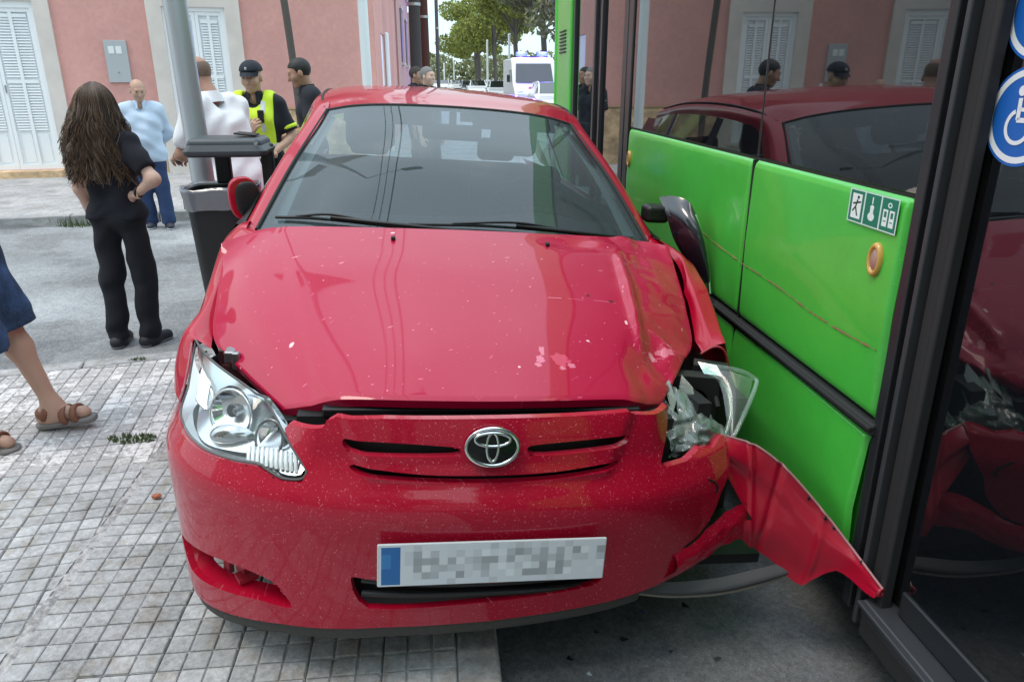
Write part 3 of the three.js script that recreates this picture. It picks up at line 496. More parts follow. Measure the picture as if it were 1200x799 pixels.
  const slotLow = smoothPoly([[-.326, .684], [-.153, .671], [.008, .668], [.154, .674], [.310, .688], [.302, .671], [.154, .654], [.008, .648], [-.152, .652], [-.306, .662]], 4, .9);
  const lowGrille = smoothPoly([[-.329, .397], [-.268, .392], [.011, .379], [.292, .385], [.283, .350], [.154, .332], [-.018, .318], [-.289, .306]], 4, .55);
  const fog = smoothPoly([[-.925, .325], [-.85, .345], [-.771, .357], [-.642, .366], [-.534, .35], [-.483, .281], [-.585, .279], [-.718, .262], [-.86, .252]], 4, .7);
  const outer = [[-1.2, .20], [-1.2, .655], [-1.03, .672], [-.985, .664], [-.904, .656], [-.821, .65], [-.741, .644], [-.65, .645], [-.574, .650], [-.543, .641], [-.499, .630], [-.450, .634], [-.436, .657], [-.460, .682], [-.500, .715], [-.512, .730], [-.500, .745], [-.408, .762], [-.398, .778], [-.376, .790], [-.257, .797], [0, .80], [.2, .803], [.345, .806], [.365, .794], [.40, .790], [.497, .782], [.472, .715], [.447, .663], [.468, .654], [.535, .655], [.60, .668], [.65, .660], [.70, .672], [.728, .670], [.70, .60], [.665, .545], [.655, .49], [.63, .45], [.60, .425], [.545, .405], [.56, .36], [.571, .318], [.45, .302], [.274, .284], [.008, .259], [-.247, .247], [-.517, .22], [-.71, .188], [-.94, .15], [-1.1, .17]];
  add('front_bumper', trimSurf(Fc, outer, [slotL, slotR, slotLow, lowGrille, fog], .0062, .02, inw), dustyPaint, car);
  // dark backing behind the openings and slats in the lower grille
  const back = (q0, q1, y0, y1, off) => grid(24, 4, (u, v) => C(F(lerp(q0, q1, u), lerp(y0, y1, v), off)));
  add('grille_backing', back(-.36, .36, .64, .75, .045), M.black, car); add('intake_backing', back(-.35, .33, .30, .41, .06), M.black, car);
  for (const y of [.344, .376]) add('grille_slat', tube(Array.from({ length: 15 }, (_, i) => { const q = lerp(-.305, .285, i / 14); return C(F(q, y - .006 + .0 * q + .016 * (q / .3) * (q / .3) * (y < .36 ? .2 : .8) - .004, .018)); }), .0085, 40, 8), M.plastic, car);
  add('fog_recess', grid(fog.length, 2, (u, v) => { const [q, y] = fog[Math.round(u * fog.length) % fog.length]; const k = v * .042; return C(F(-.70 + (q + .70) * (1 - .05 * v), .315 + (y - .315) * (1 - .12 * v), .018 + k)); }), cleanPaint, car);
  // inside of the fog lamp opening: red wall and a bracket; the lamp is missing and the ground shows through
  add('fog_bracket', merge([box(.012, .07, .05, -.615, .315, -.19, .6), box(.05, .012, .04, -.60, .287, -.17, .5), box(.014, .09, .03, -.66, .30, -.24, .7)]), rawPaint, car);
  // grey rubber lip under the bumper
  const yb = q => tab([[-1.0, .16], [-.94, .15], [-.71, .188], [-.517, .22], [-.247, .247], [.008, .259], [.274, .284], [.45, .302]], q);
  add('bumper_lip', grid(70, 8, (u, v) => { const q = lerp(-.97, .43, u), y = yb(q) + .006, t = v * Math.PI * .5; const d = F(q, y, .008 + .016 * (1 - Math.cos(t))); return C([d[0], y - .052 * Math.sin(t), d[2] - .0, q, v * .1]); }), std(lin(.075, .072, .068), .95, 0, { bumpMap: cementBump, bumpScale: .003 }), car);
  add('under_tray', merge([box(1.5, .03, 3.4, 0, .20, -2.1), box(.9, .03, .45, .05, .235, -.34)]), M.black, car);
  // emblem: three chromed ovals on a dark field
  {
    const e = new THREE.Group(); e.name = 'emblem'; const p = F(0, .742, -.014); e.position.set(p[0] - .003, .742, -p[2]); e.rotation.x = -.22; car.add(e);
    const oval = (a, b, r, x, y, z) => { const pts = []; for (let i = 0; i < 40; i++) { const t = i / 40 * 2 * Math.PI; pts.push([x + a * Math.cos(t), y + b * Math.sin(t), z]); } const g = tube(pts, r, 60, 8, true); g.scale(1, 1, .7); return g; };
    const f = new THREE.SphereGeometry(1, 28, 14); f.scale(.061, .044, .006); add('badge_field', f, std(lin(.006, .006, .007), .25), e);
    add('badge_ring', oval(.0605, .0435, .0048, 0, 0, .004), M.chrome, e); add('badge_oval', oval(.041, .0155, .0036, 0, .0185, .010), M.chrome, e); add('badge_oval', oval(.0135, .0335, .0036, 0, .001, .010), M.chrome, e);
  }
  // number plate: the photograph shows only soft grey blocks on pale ground, blue band at the left
  {
    const t = canvasTex(540, 114, (x, w, h) => {
      x.fillStyle = '#dfe5ee'; x.fillRect(0, 0, w, h); const S = 20;
      for (let j = 0; j < 6; j++) for (let i = 0; i < 27; i++) { const mid = j > 0 && j < 5; const k = mid ? 168 + Math.floor(rnd() * 75) : 205 + Math.floor(rnd() * 26); x.fillStyle = `rgb(${k - 4},${k + 2},${k + 10})`; if (i > 2 && rnd() < (mid ? .8 : .4)) x.fillRect(i * S, j * S - 3, S, S); }
      x.fillStyle = '#2a6fb4'; x.fillRect(6, 4, 44, h - 8); x.fillStyle = '#3f86c8'; x.fillRect(6, 24, 22, 40);
    });
    const pl = new THREE.Group(); pl.name = 'number_plate'; pl.position.set(.010, .463, .049); pl.rotation.set(-.03, 0, .002); car.add(pl);
    add('plate_board', rbox(.545, .114, .008, .004), std(lin(.55, .57, .6), .5), pl);
    const g = new THREE.PlaneGeometry(.538, .108); add('plate_face', g, std(0xffffff, .35, 0, { map: t }), pl).position.z = .0046;
  }
  // ---- left headlamp: clear lens over a chromed housing
  {
    const hl = new THREE.Group(); hl.name = 'headlamp'; car.add(hl);
    const lensS = (q, y) => { const d = Math.min(1, 8 * Math.min(Math.abs(q + .44), .2)); return C(F(q, y, -.004 - .006 * d)); };
    add('lens', trimSurf(lensS, headlight, [], .011), phy(lin(.97, .985, .98), { transmission: 1, roughness: .03, thickness: 0, ior: 1.5, clearcoat: 1 }), hl);
    const inner = (q, y) => C(F(q, y, .045 - .05 * sst(.75, .81, y)));
    add('housing', trimSurf((q, y) => C(F(q, y, (.016 + .034 * sst(.64, .69, y) + .010 * Math.sin(q * 18)) * (1 - .8 * sst(.69, .785, y)))), smoothPoly(headlight.filter((_, i) => i % 4 === 0).map(([q, y]) => [-.72 + (q + .72) * .97, .722 + (y - .722) * .95]), 3, .6), [], .02), std(lin(.70, .72, .74), .22, 1), hl);
    const rimPts = headlight.map(([q, y]) => C(F(q, y, .004)));
    add('seal', tube(rimPts, .0032, 220, 6, true), std(lin(.10, .10, .10), .6), hl);
    add('reveal', grid(headlight.length, 1, (u, v) => { const [q, y] = headlight[Math.round(u * headlight.length) % headlight.length]; return C(F(q, y, .002 + v * (.018 + .030 * sst(.65, .68, y) - .043 * sst(.68, .76, y)))); }), std(lin(.62, .64, .65), .28, 1), hl);
    const ctr = (q, y, o) => C(F(q, y, o));
    const bowl = (q, y, r, d, m, sy = 1) => { const g = new THREE.LatheGeometry(Array.from({ length: 12 }, (_, i) => new THREE.Vector2(.006 + (r - .006) * i / 11, d * (i / 11) ** 2)), 36); g.rotateX(Math.PI / 2); g.scale(1, sy, 1); g.rotateX(-.25); g.rotateY(-.55); const c = ctr(q, y, .062); g.translate(...c); return g; };
    add('main_reflector', bowl(-.70, .712, .062, .05), std(lin(.85, .86, .87), .07, 1), hl);
    add('main_rim', (() => { const t = new THREE.TorusGeometry(.063, .004, 8, 36); t.rotateX(-.25); t.rotateY(-.55); const c = ctr(-.70, .712, .014); t.translate(...c); return t; })(), M.chrome, hl);
    add('bulb', (() => { const g = new THREE.SphereGeometry(.013, 16, 10); g.translate(...ctr(-.70, .714, .035)); return g; })(), std(lin(.12, .12, .13), .2, .5), hl);
    add('bulb_shield', (() => { const g = new THREE.CylinderGeometry(.017, .015, .028, 18, 1, true); g.rotateX(Math.PI / 2 - .25); g.rotateY(-.55); g.translate(...ctr(-.70, .716, .03)); return g; })(), std(lin(.62, .63, .64), .2, 1), hl);
    add('high_beam_reflector', bowl(-.565, .690, .036, .034, null, 1.25), std(lin(.85, .86, .87), .08, 1), hl);
    add('high_beam_rim', (() => { const t = new THREE.TorusGeometry(.037, .0035, 8, 32); t.scale(1, 1.25, 1); t.rotateX(-.3); t.rotateY(-.45); t.translate(...ctr(-.565, .690, .018)); return t; })(), std(lin(.2, .2, .21), .3, 1), hl);
    add('lower_reflector', (() => { const g = new THREE.SphereGeometry(.055, 24, 12, 0, 6.3, 0, 1.2); g.rotateX(Math.PI / 2 - .1); g.rotateY(-.5); g.scale(1.25, .62, .6); g.translate(...ctr(-.685, .672, .045)); return g; })(), std(lin(.5, .51, .53), .12, 1), hl);
    for (let i = 0; i < 11; i++) { const q = -.47 - i * .0135; add('indicator_flute', tube([C(F(q, .648, .012)), C(F(q - .004, .662, .010)), C(F(q - .010, .684 - i * .0012, .014))], .0048, 8, 6), phy(lin(.9, .92, .93), { roughness: .08, clearcoat: 1 }), hl); }
    for (let i = 0; i < 9; i++) { const q = -.835 - i * .0105; add('side_flute', tube([C(F(q, .695, .022)), C(F(q, .73, .022)), C(F(q + .004, .77, .026))], .0045, 8, 6), std(lin(.8, .81, .82), .12, 1), hl); }
  }
  // ---- bonnet, with buckled right side
  const bonnetRows = [
    [[-.50, .740, .22], [-.45, .758, .195], [-.40, .772, .178], [-.34, .790, .155], [-.17, .799, .127], [0, .800, .120], [.17, .799, .127], [.34, .790, .155], [.39, .778, .165], [.43, .766, .19], [.485, .752, .225]],
    [[-.62, .765, .39], [-.55, .797, .36], [-.48, .823, .34], [-.38, .845, .32], [-.19, .859, .295], [0, .861, .29], [.19, .860, .295], [.37, .848, .32], [.445, .832, .335], [.525, .815, .36], [.61, .798, .41]],
    [[-.74, .790, .585], [-.65, .848, .56], [-.55, .885, .54], [-.42, .908, .52], [-.20, .924, .505], [0, .926, .5], [.2, .924, .505], [.41, .911, .51], [.52, .892, .52], [.60, .862, .53], [.685, .822, .545]],
    [[-.768, .862, .76], [-.69, .908, .74], [-.58, .943, .72], [-.45, .966, .70], [-.22, .981, .685], [0, .983, .68], [.22, .981, .685], [.44, .967, .70], [.56, .950, .70], [.64, .928, .70], [.708, .893, .69]],
    [[-.783, .927, .92], [-.70, .960, .90], [-.60, .988, .88], [-.46, 1.007, .86], [-.22, 1.021, .84], [0, 1.024, .83], [.22, 1.021, .84], [.45, 1.008, .85], [.58, .992, .855], [.66, .975, .85], [.73, .952, .84]],
    [[-.795, .985, .985], [-.665, 1.022, 1.06], [-.58, 1.032, 1.03], [-.46, 1.042, 1.0], [-.22, 1.052, .965], [0, 1.055, .955], [.22, 1.052, .965], [.45, 1.043, 1.0], [.57, 1.037, 1.02], [.65, 1.032, 1.03], [.735, 1.028, .98]],
  ];
  const bonnetBase = patch(bonnetRows);
  const G = (x, c, w) => Math.exp(-(((x - c) / w) ** 2));
  function bonnetP(u, v) {
    const p = bonnetBase(u, v), [x, , z] = p; let dy = 0;
    // pressed swage lines
    for (const sgn of [-1, 1]) { const xc = sgn * lerp(.405, .60, clamp((z - .2) / .8)); const d = (x - xc) * sgn; dy += .006 * (1 - sst(-.012, .030, d)) - .003; }
    // buckles on the right
    dy += -.016 * G(x, .50, .05) * G(z, .36, .06) + .018 * G(x - (.47 + (z - .4) * .10), 0, .018) * sst(.30, .42, z) * (1 - sst(.75, .95, z)) + .016 * G(x, .58, .05) * G(z, .42, .035);
    dy += -.014 * G(x, .36, .09) * G(z, .92, .04) + .010 * G(x, .48, .05) * G(z, .94, .03) - .008 * G(x, .42, .03) * G(z, .28, .05);
    dy += .012 * sst(.35, .6, x) * (fbm(x * 14, z * 14, 3, 2) - .5) + .030 * sst(.42, .56, x) * (1 - sst(.46, .60, z)) * (Math.abs(fbm(x * 16, z * 11, 8, 2) - .5) * 2 - .25);
    // lip rolls down along all edges
    const e = Math.min(u, 1 - u); dy -= .003 * Math.pow(clamp(1 - e / .008), 2) + .004 * Math.pow(clamp(1 - v / .012), 2);
    return [x, p[1] + dy, z];
  }
  const bonnetMap = canvasTex(1640, 1040, (x, w, h) => { // 1 mm a pixel: x -.82..+.82, z .08..1.12
    const X = a => (a + .82) * 1000, Y = z => (1.12 - z) * 1000; x.fillStyle = 'rgb(182,4,58)'; x.fillRect(0, 0, w, h);
    for (let i = 0; i < 1500; i++) { const r = .6 + Math.pow(rnd(), 5) * 2.6, a = rr(.15, .8); x.fillStyle = `rgba(247,205,208,${a})`; x.beginPath(); const px = rnd() * w, py = rnd() * h; if (rnd() < .3) x.ellipse(px, py, r * 3, r * .8, rr(-1.2, .2), 0, 7); else x.arc(px, py, r, 0, 7); x.fill(); }
    const blob = (cx, cz, rx, rz, n, col) => { x.fillStyle = col; x.beginPath(); for (let i = 0; i <= n; i++) { const t = i / n * 6.283, k = rr(.55, 1.15); x.lineTo(X(cx) + rx * 1000 * k * Math.cos(t), Y(cz) - rz * 1000 * k * Math.sin(t)); } x.fill(); };
    // bird droppings / paint chipped to primer
    const pale = 'rgba(236,150,165,.8)';
    blob(.150, .265, .014, .020, 14, pale); blob(.160, .300, .008, .022, 12, pale); blob(.142, .245, .010, .008, 10, pale); blob(.205, .272, .030, .028, 20, 'rgba(222,92,118,.75)'); blob(.232, .250, .012, .010, 12, pale); blob(.205, .238, .010, .007, 10, pale);
    blob(.09, .235, .005, .006, 9, 'rgba(250,220,220,.9)'); blob(.30, .36, .006, .006, 9, 'rgba(250,225,220,.9)'); blob(.44, .47, .006, .009, 9, 'rgba(250,225,220,.9)'); blob(-.50, .40, .008, .010, 9, 'rgba(250,225,225,.9)');
    blob(-.24, .93, .010, .006, 9, 'rgba(250,225,220,.9)');
    x.lineCap = 'round'; const line = (a, b, c, d, wd, col) => { x.strokeStyle = col; x.lineWidth = wd; x.beginPath(); x.moveTo(X(a), Y(b)); x.lineTo(X(c), Y(d)); x.stroke(); };
    line(.22, .555, .26, .556, 2, 'rgba(255,225,225,.8)'); line(.28, .556, .33, .558, 1.5, 'rgba(255,225,225,.6)'); line(.36, .560, .43, .562, 1.5, 'rgba(255,225,225,.7)'); blob(.42, .566, .012, .008, 10, 'rgba(70,20,26,.8)'); blob(.35, .582, .006, .008, 8, 'rgba(60,20,26,.8)');
    blob(.545, .405, .030, .016, 18, 'rgba(240,190,185,.55)'); blob(.50, .385, .012, .014, 12, 'rgba(245,205,205,.6)'); blob(.57, .43, .018, .008, 12, 'rgba(250,225,220,.6)');
    for (let i = 0; i < 40; i++) { const a = rr(.45, .6), b = rr(.30, .48); line(a, b, a + rr(-.03, .03), b + rr(-.02, .02), rr(.6, 1.8), 'rgba(245,205,205,.55)'); }
  });
  const bonnetPaint = paintOf(bonnetMap);
  const buv = p => [(p[0] + .82) / 1.64, (p[2] - .08) / 1.04];
  {
    const top = grid(150, 110, (u, v) => { const p = bonnetP(u, v); return C([...p, ...buv(p)]); });
    const lip = []; for (let i = 0; i <= 150; i++) lip.push([i / 150, 0]); for (let i = 1; i <= 110; i++) lip.push([1, i / 110]); for (let i = 1; i <= 150; i++) lip.push([1 - i / 150, 1]); for (let i = 1; i <= 110; i++) lip.push([0, 1 - i / 110]);
    const edge = grid(lip.length - 1, 1, (u, v) => { const [a, b] = lip[Math.round(u * (lip.length - 1))], p = bonnetP(a, b), t = buv(p); return C([p[0] * (v ? .99 : 1), p[1] - v * .022, p[2] + (v ? .006 * (1 - 2 * b) : 0), ...t]); });
    add('bonnet', merge([top, edge]), bonnetPaint, car);
  }
  for (const [x, z] of [[-.235, .88], [.275, .865]]) { const y = .0; const u = x < 0 ? .5 + x * .55 : .5 + x * .55; let bu = .5; for (let k = 0; k < 400; k++) { const p = bonnetP(k / 400, .78); if (Math.abs(p[0] - x) < Math.abs(bonnetP(bu, .78)[0] - x)) bu = k / 400; } const p = bonnetP(bu, .86); add('washer_jet', rbox(.014, .014, .022, .004, ...C([p[0], p[1] + .004, p[2]])), M.black, car); }
  // engine bay: dark lining, cross member, inner wings
  add('engine_bay', merge([box(1.02, .34, .04, 0, .55, -.21), box(.92, .035, .12, 0, .728, -.22), box(.04, .26, .5, -.64, .58, -.80, -.06), box(.04, .3, .8, .56, .60, -.62, .12), box(1.2, .05, .9, 0, .46, -.66), box(1.35, .5, .04, 0, .72, -1.06)]), std(lin(.010, .010, .011), .7), car);
  add('front_panel', merge([box(.16, .04, .10, -.61, .725, -.50, -.55), box(.06, .05, .05, -.685, .755, -.54)]), std(lin(.05, .012, .014), .5), car);
  add('latch_bar', rbox(.80, .024, .03, .006, 0, .757, -.165), M.black, car);
  add('hinge_bracket', merge([rbox(.03, .035, .05, .006, -.675, .778, -.49), rbox(.02, .05, .02, .005, -.655, .775, -.455)]), M.steel, car);
  // ---- front wings
  const wingL = [
    [[-.735, .785, .52], F(-1.018, .796), F(-1.034, .765), F(-1.032, .72), F(-1.012, .668)],
    [[-.752, .790, .62], [-.802, .812, .63], [-.838, .785, .625], [-.860, .71, .615], [-.864, .645, .60]],
    [[-.770, .835, .78], [-.800, .842, .78], [-.830, .805, .78], [-.856, .73, .78], [-.866, .66, .78]],
    [[-.770, .890, .97], [-.795, .895, .97], [-.830, .87, .97], [-.860, .77, .97], [-.872, .66, .97]],
    [[-.735, 1.015, 1.10], [-.775, 1.000, 1.12], [-.835, .93, 1.14], [-.868, .79, 1.14], [-.875, .66, 1.14]],
    [[-.735, 1.022, 1.22], [-.785, 1.000, 1.22], [-.838, .93, 1.22], [-.870, .79, 1.22], [-.876, .66, 1.22]],
  ];
  add('front_wing', cpatch(wingL, 30, 44, p => [p[2], p[1]]), cleanPaint, car);
  add('front_wing_lower', grid(40, 12, (u, v) => { const z = lerp(.60, 1.22, u), c = Math.sqrt(Math.max(0, .345 ** 2 - (z - .87) ** 2)); const y0 = Math.abs(z - .87) < .345 ? Math.max(.18, .31 + c) : .18; return C([-lerp(.858, .872, sst(0, .4, u)), lerp(Math.min(y0, .66), .665, v), z, z, v]); }), cleanPaint, car);
  // crumpled right wing: folded sheet with a torn front edge
  const wingR = [
    [[.700, .795, .50], [.735, .818, .50], [.765, .812, .49], [.790, .76, .49], [.80, .705, .50], [.805, .66, .52]],
    [[.712, .830, .60], [.742, .862, .60], [.795, .842, .60], [.830, .78, .60], [.838, .72, .60], [.84, .64, .60]],
    [[.735, .905, .76], [.752, .940, .76], [.800, .930, .78], [.846, .86, .78], [.858, .76, .78], [.86, .66, .78]],
    [[.755, .975, .93], [.775, 1.000, .94], [.812, .975, .96], [.850, .90, .97], [.866, .78, .97], [.872, .66, .97]],
    [[.735, 1.030, 1.10], [.770, 1.012, 1.12], [.80, .99, 1.14], [.842, .92, 1.14], [.868, .79, 1.14], [.875, .66, 1.14]],
    [[.735, 1.022, 1.22], [.765, 1.012, 1.22], [.795, .99, 1.22], [.842, .92, 1.22], [.870, .79, 1.22], [.876, .66, 1.22]],
  ];
  add('crumpled_wing', (() => { const S = patch(wingR); return grid(70, 80, (u, v) => { const p = S(u, v), k = 1 - sst(.45, .85, v), n = (Math.abs(fbm(u * 3, v * 4, 4, 2) - .5) * 2 - .25) * .018 * k + .010 * k * G(u - .30 - v * .2, 0, .05); return C([p[0] + n, p[1] + n * .5, p[2], p[2], p[1]]); }); })(), cleanPaint, car).userData.label = 'buckled right front wing, torn open at the front';
  add('wing_tear_edge', tube([[.70, .792, -.50], [.737, .816, -.497], [.766, .810, -.488], [.79, .76, -.488], [.80, .70, -.498]], .004, 30, 6), rawPaint, car);
  add('front_wing_lower', grid(40, 12, (u, v) => { const z = lerp(.62, 1.22, u), c = Math.sqrt(Math.max(0, .345 ** 2 - (z - .87) ** 2)); const y0 = Math.abs(z - .87) < .345 ? Math.max(.18, .31 + c) : .18; return C([.870, lerp(Math.min(y0, .66), .665, v), z, z, v]); }), cleanPaint, car);
  // ---- torn bumper corner on the right
  {
    const tornRows = [
      [[.671, .668, .195], [.752, .649, .17], [.830, .595, .125], [.905, .515, .055], [.955, .450, -.03], [.978, .410, -.14]],
      [[.660, .625, .168], [.745, .560, .150], [.826, .500, .110], [.900, .435, .050], [.950, .420, -.03], [.975, .400, -.14]],
      [[.652, .578, .140], [.740, .465, .138], [.825, .405, .105], [.898, .350, .052], [.946, .385, -.025], [.970, .388, -.138]],
      [[.644, .530, .118], [.737, .375, .138], [.824, .315, .108], [.893, .275, .058], [.942, .352, -.015], [.966, .377, -.136]],
    ];
    const S = patch(tornRows.map(r => r.map(p => [...p])));
    const hole = smoothPoly([[.02, .62], [.02, 1.03], [.10, 1.03], [.19, .80], [.24, .68], [.12, .64]], 3, .5);
    const f = (u, v) => { const p = S(u, v); const w = .010 * Math.sin(v * 9 + u * 6) * (1 - u) + .012 * G(v, .25, .12) * (1 - u) + .007 * (Math.abs(fbm(u * 4, v * 2.2, 9, 2) - .5) * 2 - .3) + .007 * G(u - .16 - v * .1, 0, .012) - .008 * G(u - .36 + v * .06, 0, .014) + .006 * G(u - .62, 0, .02); return C([p[0] - w * .4, p[1], p[2] - w]); };
    const outl = []; for (let i = 0; i <= 20; i++) outl.push([i / 20, 0]); for (let i = 1; i <= 6; i++) outl.push([1, i / 6]); outl.push([.95, 1], [.86, .86], [.78, .80], [.70, .90], [.60, 1], [.5, .99], [.4, .985], [.3, .99], [.2, 1], [.19, .80], [.24, .68], [.12, .64], [.03, .62]); outl.push([0, .6], [0, .3]);
    const t = add('torn_bumper_corner', trimSurf(f, outl, [], .014, .006, () => [.3, -.2, -.9]), phy(lin(1, 1, 1), { map: rep(speck(1500, 1.6, '196,110,110'), 2.2), roughness: .35, clearcoat: .6, clearcoatRoughness: .12 }), car); t.userData.label = 'red bumper corner torn outwards against the bus';
    add('torn_edge', tube(Array.from({ length: 40 }, (_, i) => f(i / 39, 0)), .0035, 90, 6), std(lin(.42, .20, .21), .6), t);
    // clip tabs with holes at the tip and along the flange
    const tip = f(1, .5); const tor = new THREE.TorusGeometry(.009, .0045, 8, 16); tor.rotateY(.3); tor.translate(tip[0] + .004, tip[1] + .004, tip[2]); add('clip_eye', tor, rawPaint, t);
    for (const u of [.52, .62, .68, .86]) { const p = f(u, .045); add('clip_hole', rbox(.010, .007, .006, .002, p[0], p[1], p[2] + .004, 0, 0, -.9), M.black, t); }
    // lower strip of the bumper bent up towards the corner
    const low = patch([[[.505, .395, .055], [.570, .412, .075], [.630, .452, .105], [.690, .482, .128], [.745, .492, .143]], [[.515, .350, .055], [.580, .370, .075], [.645, .412, .10], [.700, .440, .118], [.750, .440, .141]], [[.455, .300, .050], [.560, .325, .070], [.630, .358, .095], [.690, .380, .115], [.738, .378, .137]]]);
    add('bumper_strip', grid(20, 10, (u, v) => { const p = low(u, v); return C([p[0], p[1] + .006 * (fbm(u * 9, v * 4, 2, 2) - .5), p[2] - .012 * Math.sin(v * 3.1) * (1 - u) - .012 * (fbm(u * 12, v * 6, 7, 2) - .5), u * .3, v * .1]); }), dustyPaint, car);
    // splitter hanging down to the road, undertray edge
    const sp = patch([[[.40, .285, .10], [.52, .268, .10], [.66, .275, .10], [.80, .305, .10], [.90, .318, .11]], [[.44, .248, .09], [.54, .232, .09], [.68, .235, .09], [.80, .262, .09], [.89, .288, .10]]]);
    add('hanging_splitter', grid(30, 6, (u, v) => { const p = sp(u, v); return C([p[0], p[1], p[2] - .02 * Math.sin(v * 3.1), u, v]); }), std(lin(.07, .075, .08), .7), car);
    add('splitter_edge', tube([[.43, .246, -.088], [.54, .230, -.088], [.68, .233, -.088], [.80, .260, -.088], [.89, .287, -.098]], .005, 30, 6), std(lin(.3, .27, .23), .8), car);
    add('bumper_crack', tube([F(.60, .60, -.002), F(.625, .585, -.002), F(.64, .565, -.002), F(.636, .55, -.002)].map(C), .0028, 12, 5), M.black, car);
    add('wheel_well', merge([box(.35, .35, .05, .62, .50, -.40), box(.30, .04, .5, .66, .68, -.62), box(.30, .03, .30, .66, .30, -.30)]), M.black, car);
  }
  // ---- broken right headlamp: displaced lens shell, shards and an open rim
  {
    const bl = new THREE.Group(); bl.name = 'broken_headlamp'; bl.userData.label = 'smashed right headlamp hanging out of the wing'; car.add(bl);
    const clear = phy(lin(.86, .95, .92), { transmission: .9, roughness: .10, thickness: 0, ior: 1.5, clearcoat: 1 });
    const milky = phy(lin(.66, .80, .74), { transmission: .80, roughness: .06, thickness: 0, ior: 1.5, clearcoat: 1, clearcoatRoughness: .05 });
    const rimP = [[.655, .800, .37], [.745, .802, .34], [.790, .785, .32], [.788, .772, .30], [.735, .71, .24], [.690, .655, .20], [.676, .662, .21], [.700, .71, .25], [.700, .765, .31]].map(C);
    add('lens_rim', tube(rimP, .007, 90, 8, true), clear, bl);
    const face = patch([[[.665, .797, .368], [.72, .80, .345], [.785, .784, .318]], [[.690, .757, .31], [.722, .755, .29], [.757, .742, .275]], [[.684, .662, .212], [.690, .662, .208], [.694, .660, .204]]]);
    add('lens_face', grid(12, 16, (u, v) => { const p = face(u, v); return C([p[0], p[1], p[2] - .008 * Math.sin(u * 3.1), u, v]); }), clear, bl);
    // crumpled lens body
    const bodyP = patch([[[.495, .735, .27], [.535, .765, .32], [.58, .775, .33], [.64, .750, .33], [.685, .735, .31]], [[.490, .700, .21], [.54, .712, .21], [.60, .72, .22], [.65, .705, .235], [.692, .695, .25]], [[.492, .665, .16], [.545, .668, .155], [.60, .668, .165], [.65, .662, .185], [.685, .655, .20]], [[.490, .618, .16], [.53, .622, .165], [.575, .630, .18], [.62, .640, .20], [.66, .645, .22]]]);
    add('lens_body', trimSurf((u, v) => { const p = bodyP(u, v), k = .04 * (Math.abs(fbm(u * 6, v * 6, 5, 2) - .5) * 2 - .2); return C([p[0], p[1] + k * .4, p[2] - k]); }, [[0, .18], [.08, .02], [.17, .22], [.24, .30], [.27, .02], [.42, .12], [.52, .30], [.60, .24], [.72, .40], [.86, .46], [1, .55], [.98, .82], [.80, .90], [.62, .96], [.40, .95], [.22, 1], [0, .98]], [], .03), milky, bl);
    const shard = (pts, m) => { const g = new THREE.BufferGeometry(); const P = pts.map(C), th = .004; const idx = []; const pos = []; for (const o of [0, th]) for (const p of P) pos.push(p[0], p[1], p[2] - o); const n = P.length; for (let i = 1; i < n - 1; i++) { idx.push(0, i, i + 1, n, n + i + 1, n + i); } for (let i = 0; i < n; i++) { const j = (i + 1) % n; idx.push(i, j, n + j, i, n + j, n + i); } g.setAttribute('position', new THREE.Float32BufferAttribute(pos, 3)); g.setIndex(idx); const h = g.toNonIndexed(); h.computeVertexNormals(); add('lens_shard', h, m, bl); };
    shard([[.515, .770, .30], [.532, .782, .31], [.540, .74, .26], [.522, .715, .23]], milky); shard([[.548, .735, .27], [.575, .79, .33], [.60, .765, .30], [.598, .72, .25], [.57, .70, .22]], clear); shard([[.60, .73, .25], [.628, .735, .26], [.625, .70, .22], [.598, .69, .21]], milky);
    add('inner_housing', merge([box(.20, .16, .05, .60, .70, -.37, -.2), box(.10, .12, .06, .70, .73, -.42, -.4)]), M.black, bl);
    add('inner_reflector', (() => { const g = new THREE.SphereGeometry(.06, 20, 12, 0, 6.3, 0, 1.4); g.rotateX(Math.PI / 2); g.scale(1, .8, -.5); g.translate(...C([.605, .705, .32])); return g; })(), std(lin(.5, .55, .52), .2, 1), bl);
    add('reflector_flap', (() => { const f = patch([[[.648, .805, .40], [.70, .80, .38]], [[.660, .775, .36], [.705, .78, .35]]]); return grid(6, 6, (u, v) => C(f(u, v))); })(), M.chrome, bl);
    add('wiring', merge([tube([[.62, .77, -.40], [.66, .76, -.37], [.685, .735, -.345], [.69, .70, -.31]], .008, 20, 6), tube([[.60, .63, -.20], [.64, .625, -.24], [.68, .64, -.26]], .012, 16, 6)]), M.rubber, bl);
  }
  // ---- glasshouse
  const ws = [
    [[-.70, 1.005, 1.115], [-.52, 1.020, 1.045], [-.30, 1.030, 1.005], [0, 1.035, .99], [.30, 1.030, 1.005], [.52, 1.020, 1.045], [.70, 1.005, 1.115]],
    [[-.612, 1.20, 1.405], [-.47, 1.232, 1.345], [-.28, 1.252, 1.305], [0, 1.26, 1.29], [.28, 1.252, 1.305], [.47, 1.232, 1.345], [.612, 1.20, 1.405]],
    [[-.512, 1.388, 1.755], [-.40, 1.412, 1.720], [-.24, 1.426, 1.70], [0, 1.431, 1.695], [.24, 1.426, 1.70], [.40, 1.412, 1.720], [.512, 1.388, 1.755]],
  ];
  const wsS = patch(ws);
  add('windscreen', grid(40, 30, (u, v) => C(wsS(u, v))), phy(lin(.36, .46, .49), { transmission: .89, roughness: .015, thickness: 0, ior: 1.65 }), car);
  // black ceramic border and rubber trim
  const inset = (u, v, d = .004) => { const p = wsS(u, v); return C([p[0], p[1] - d, p[2] + d]); };
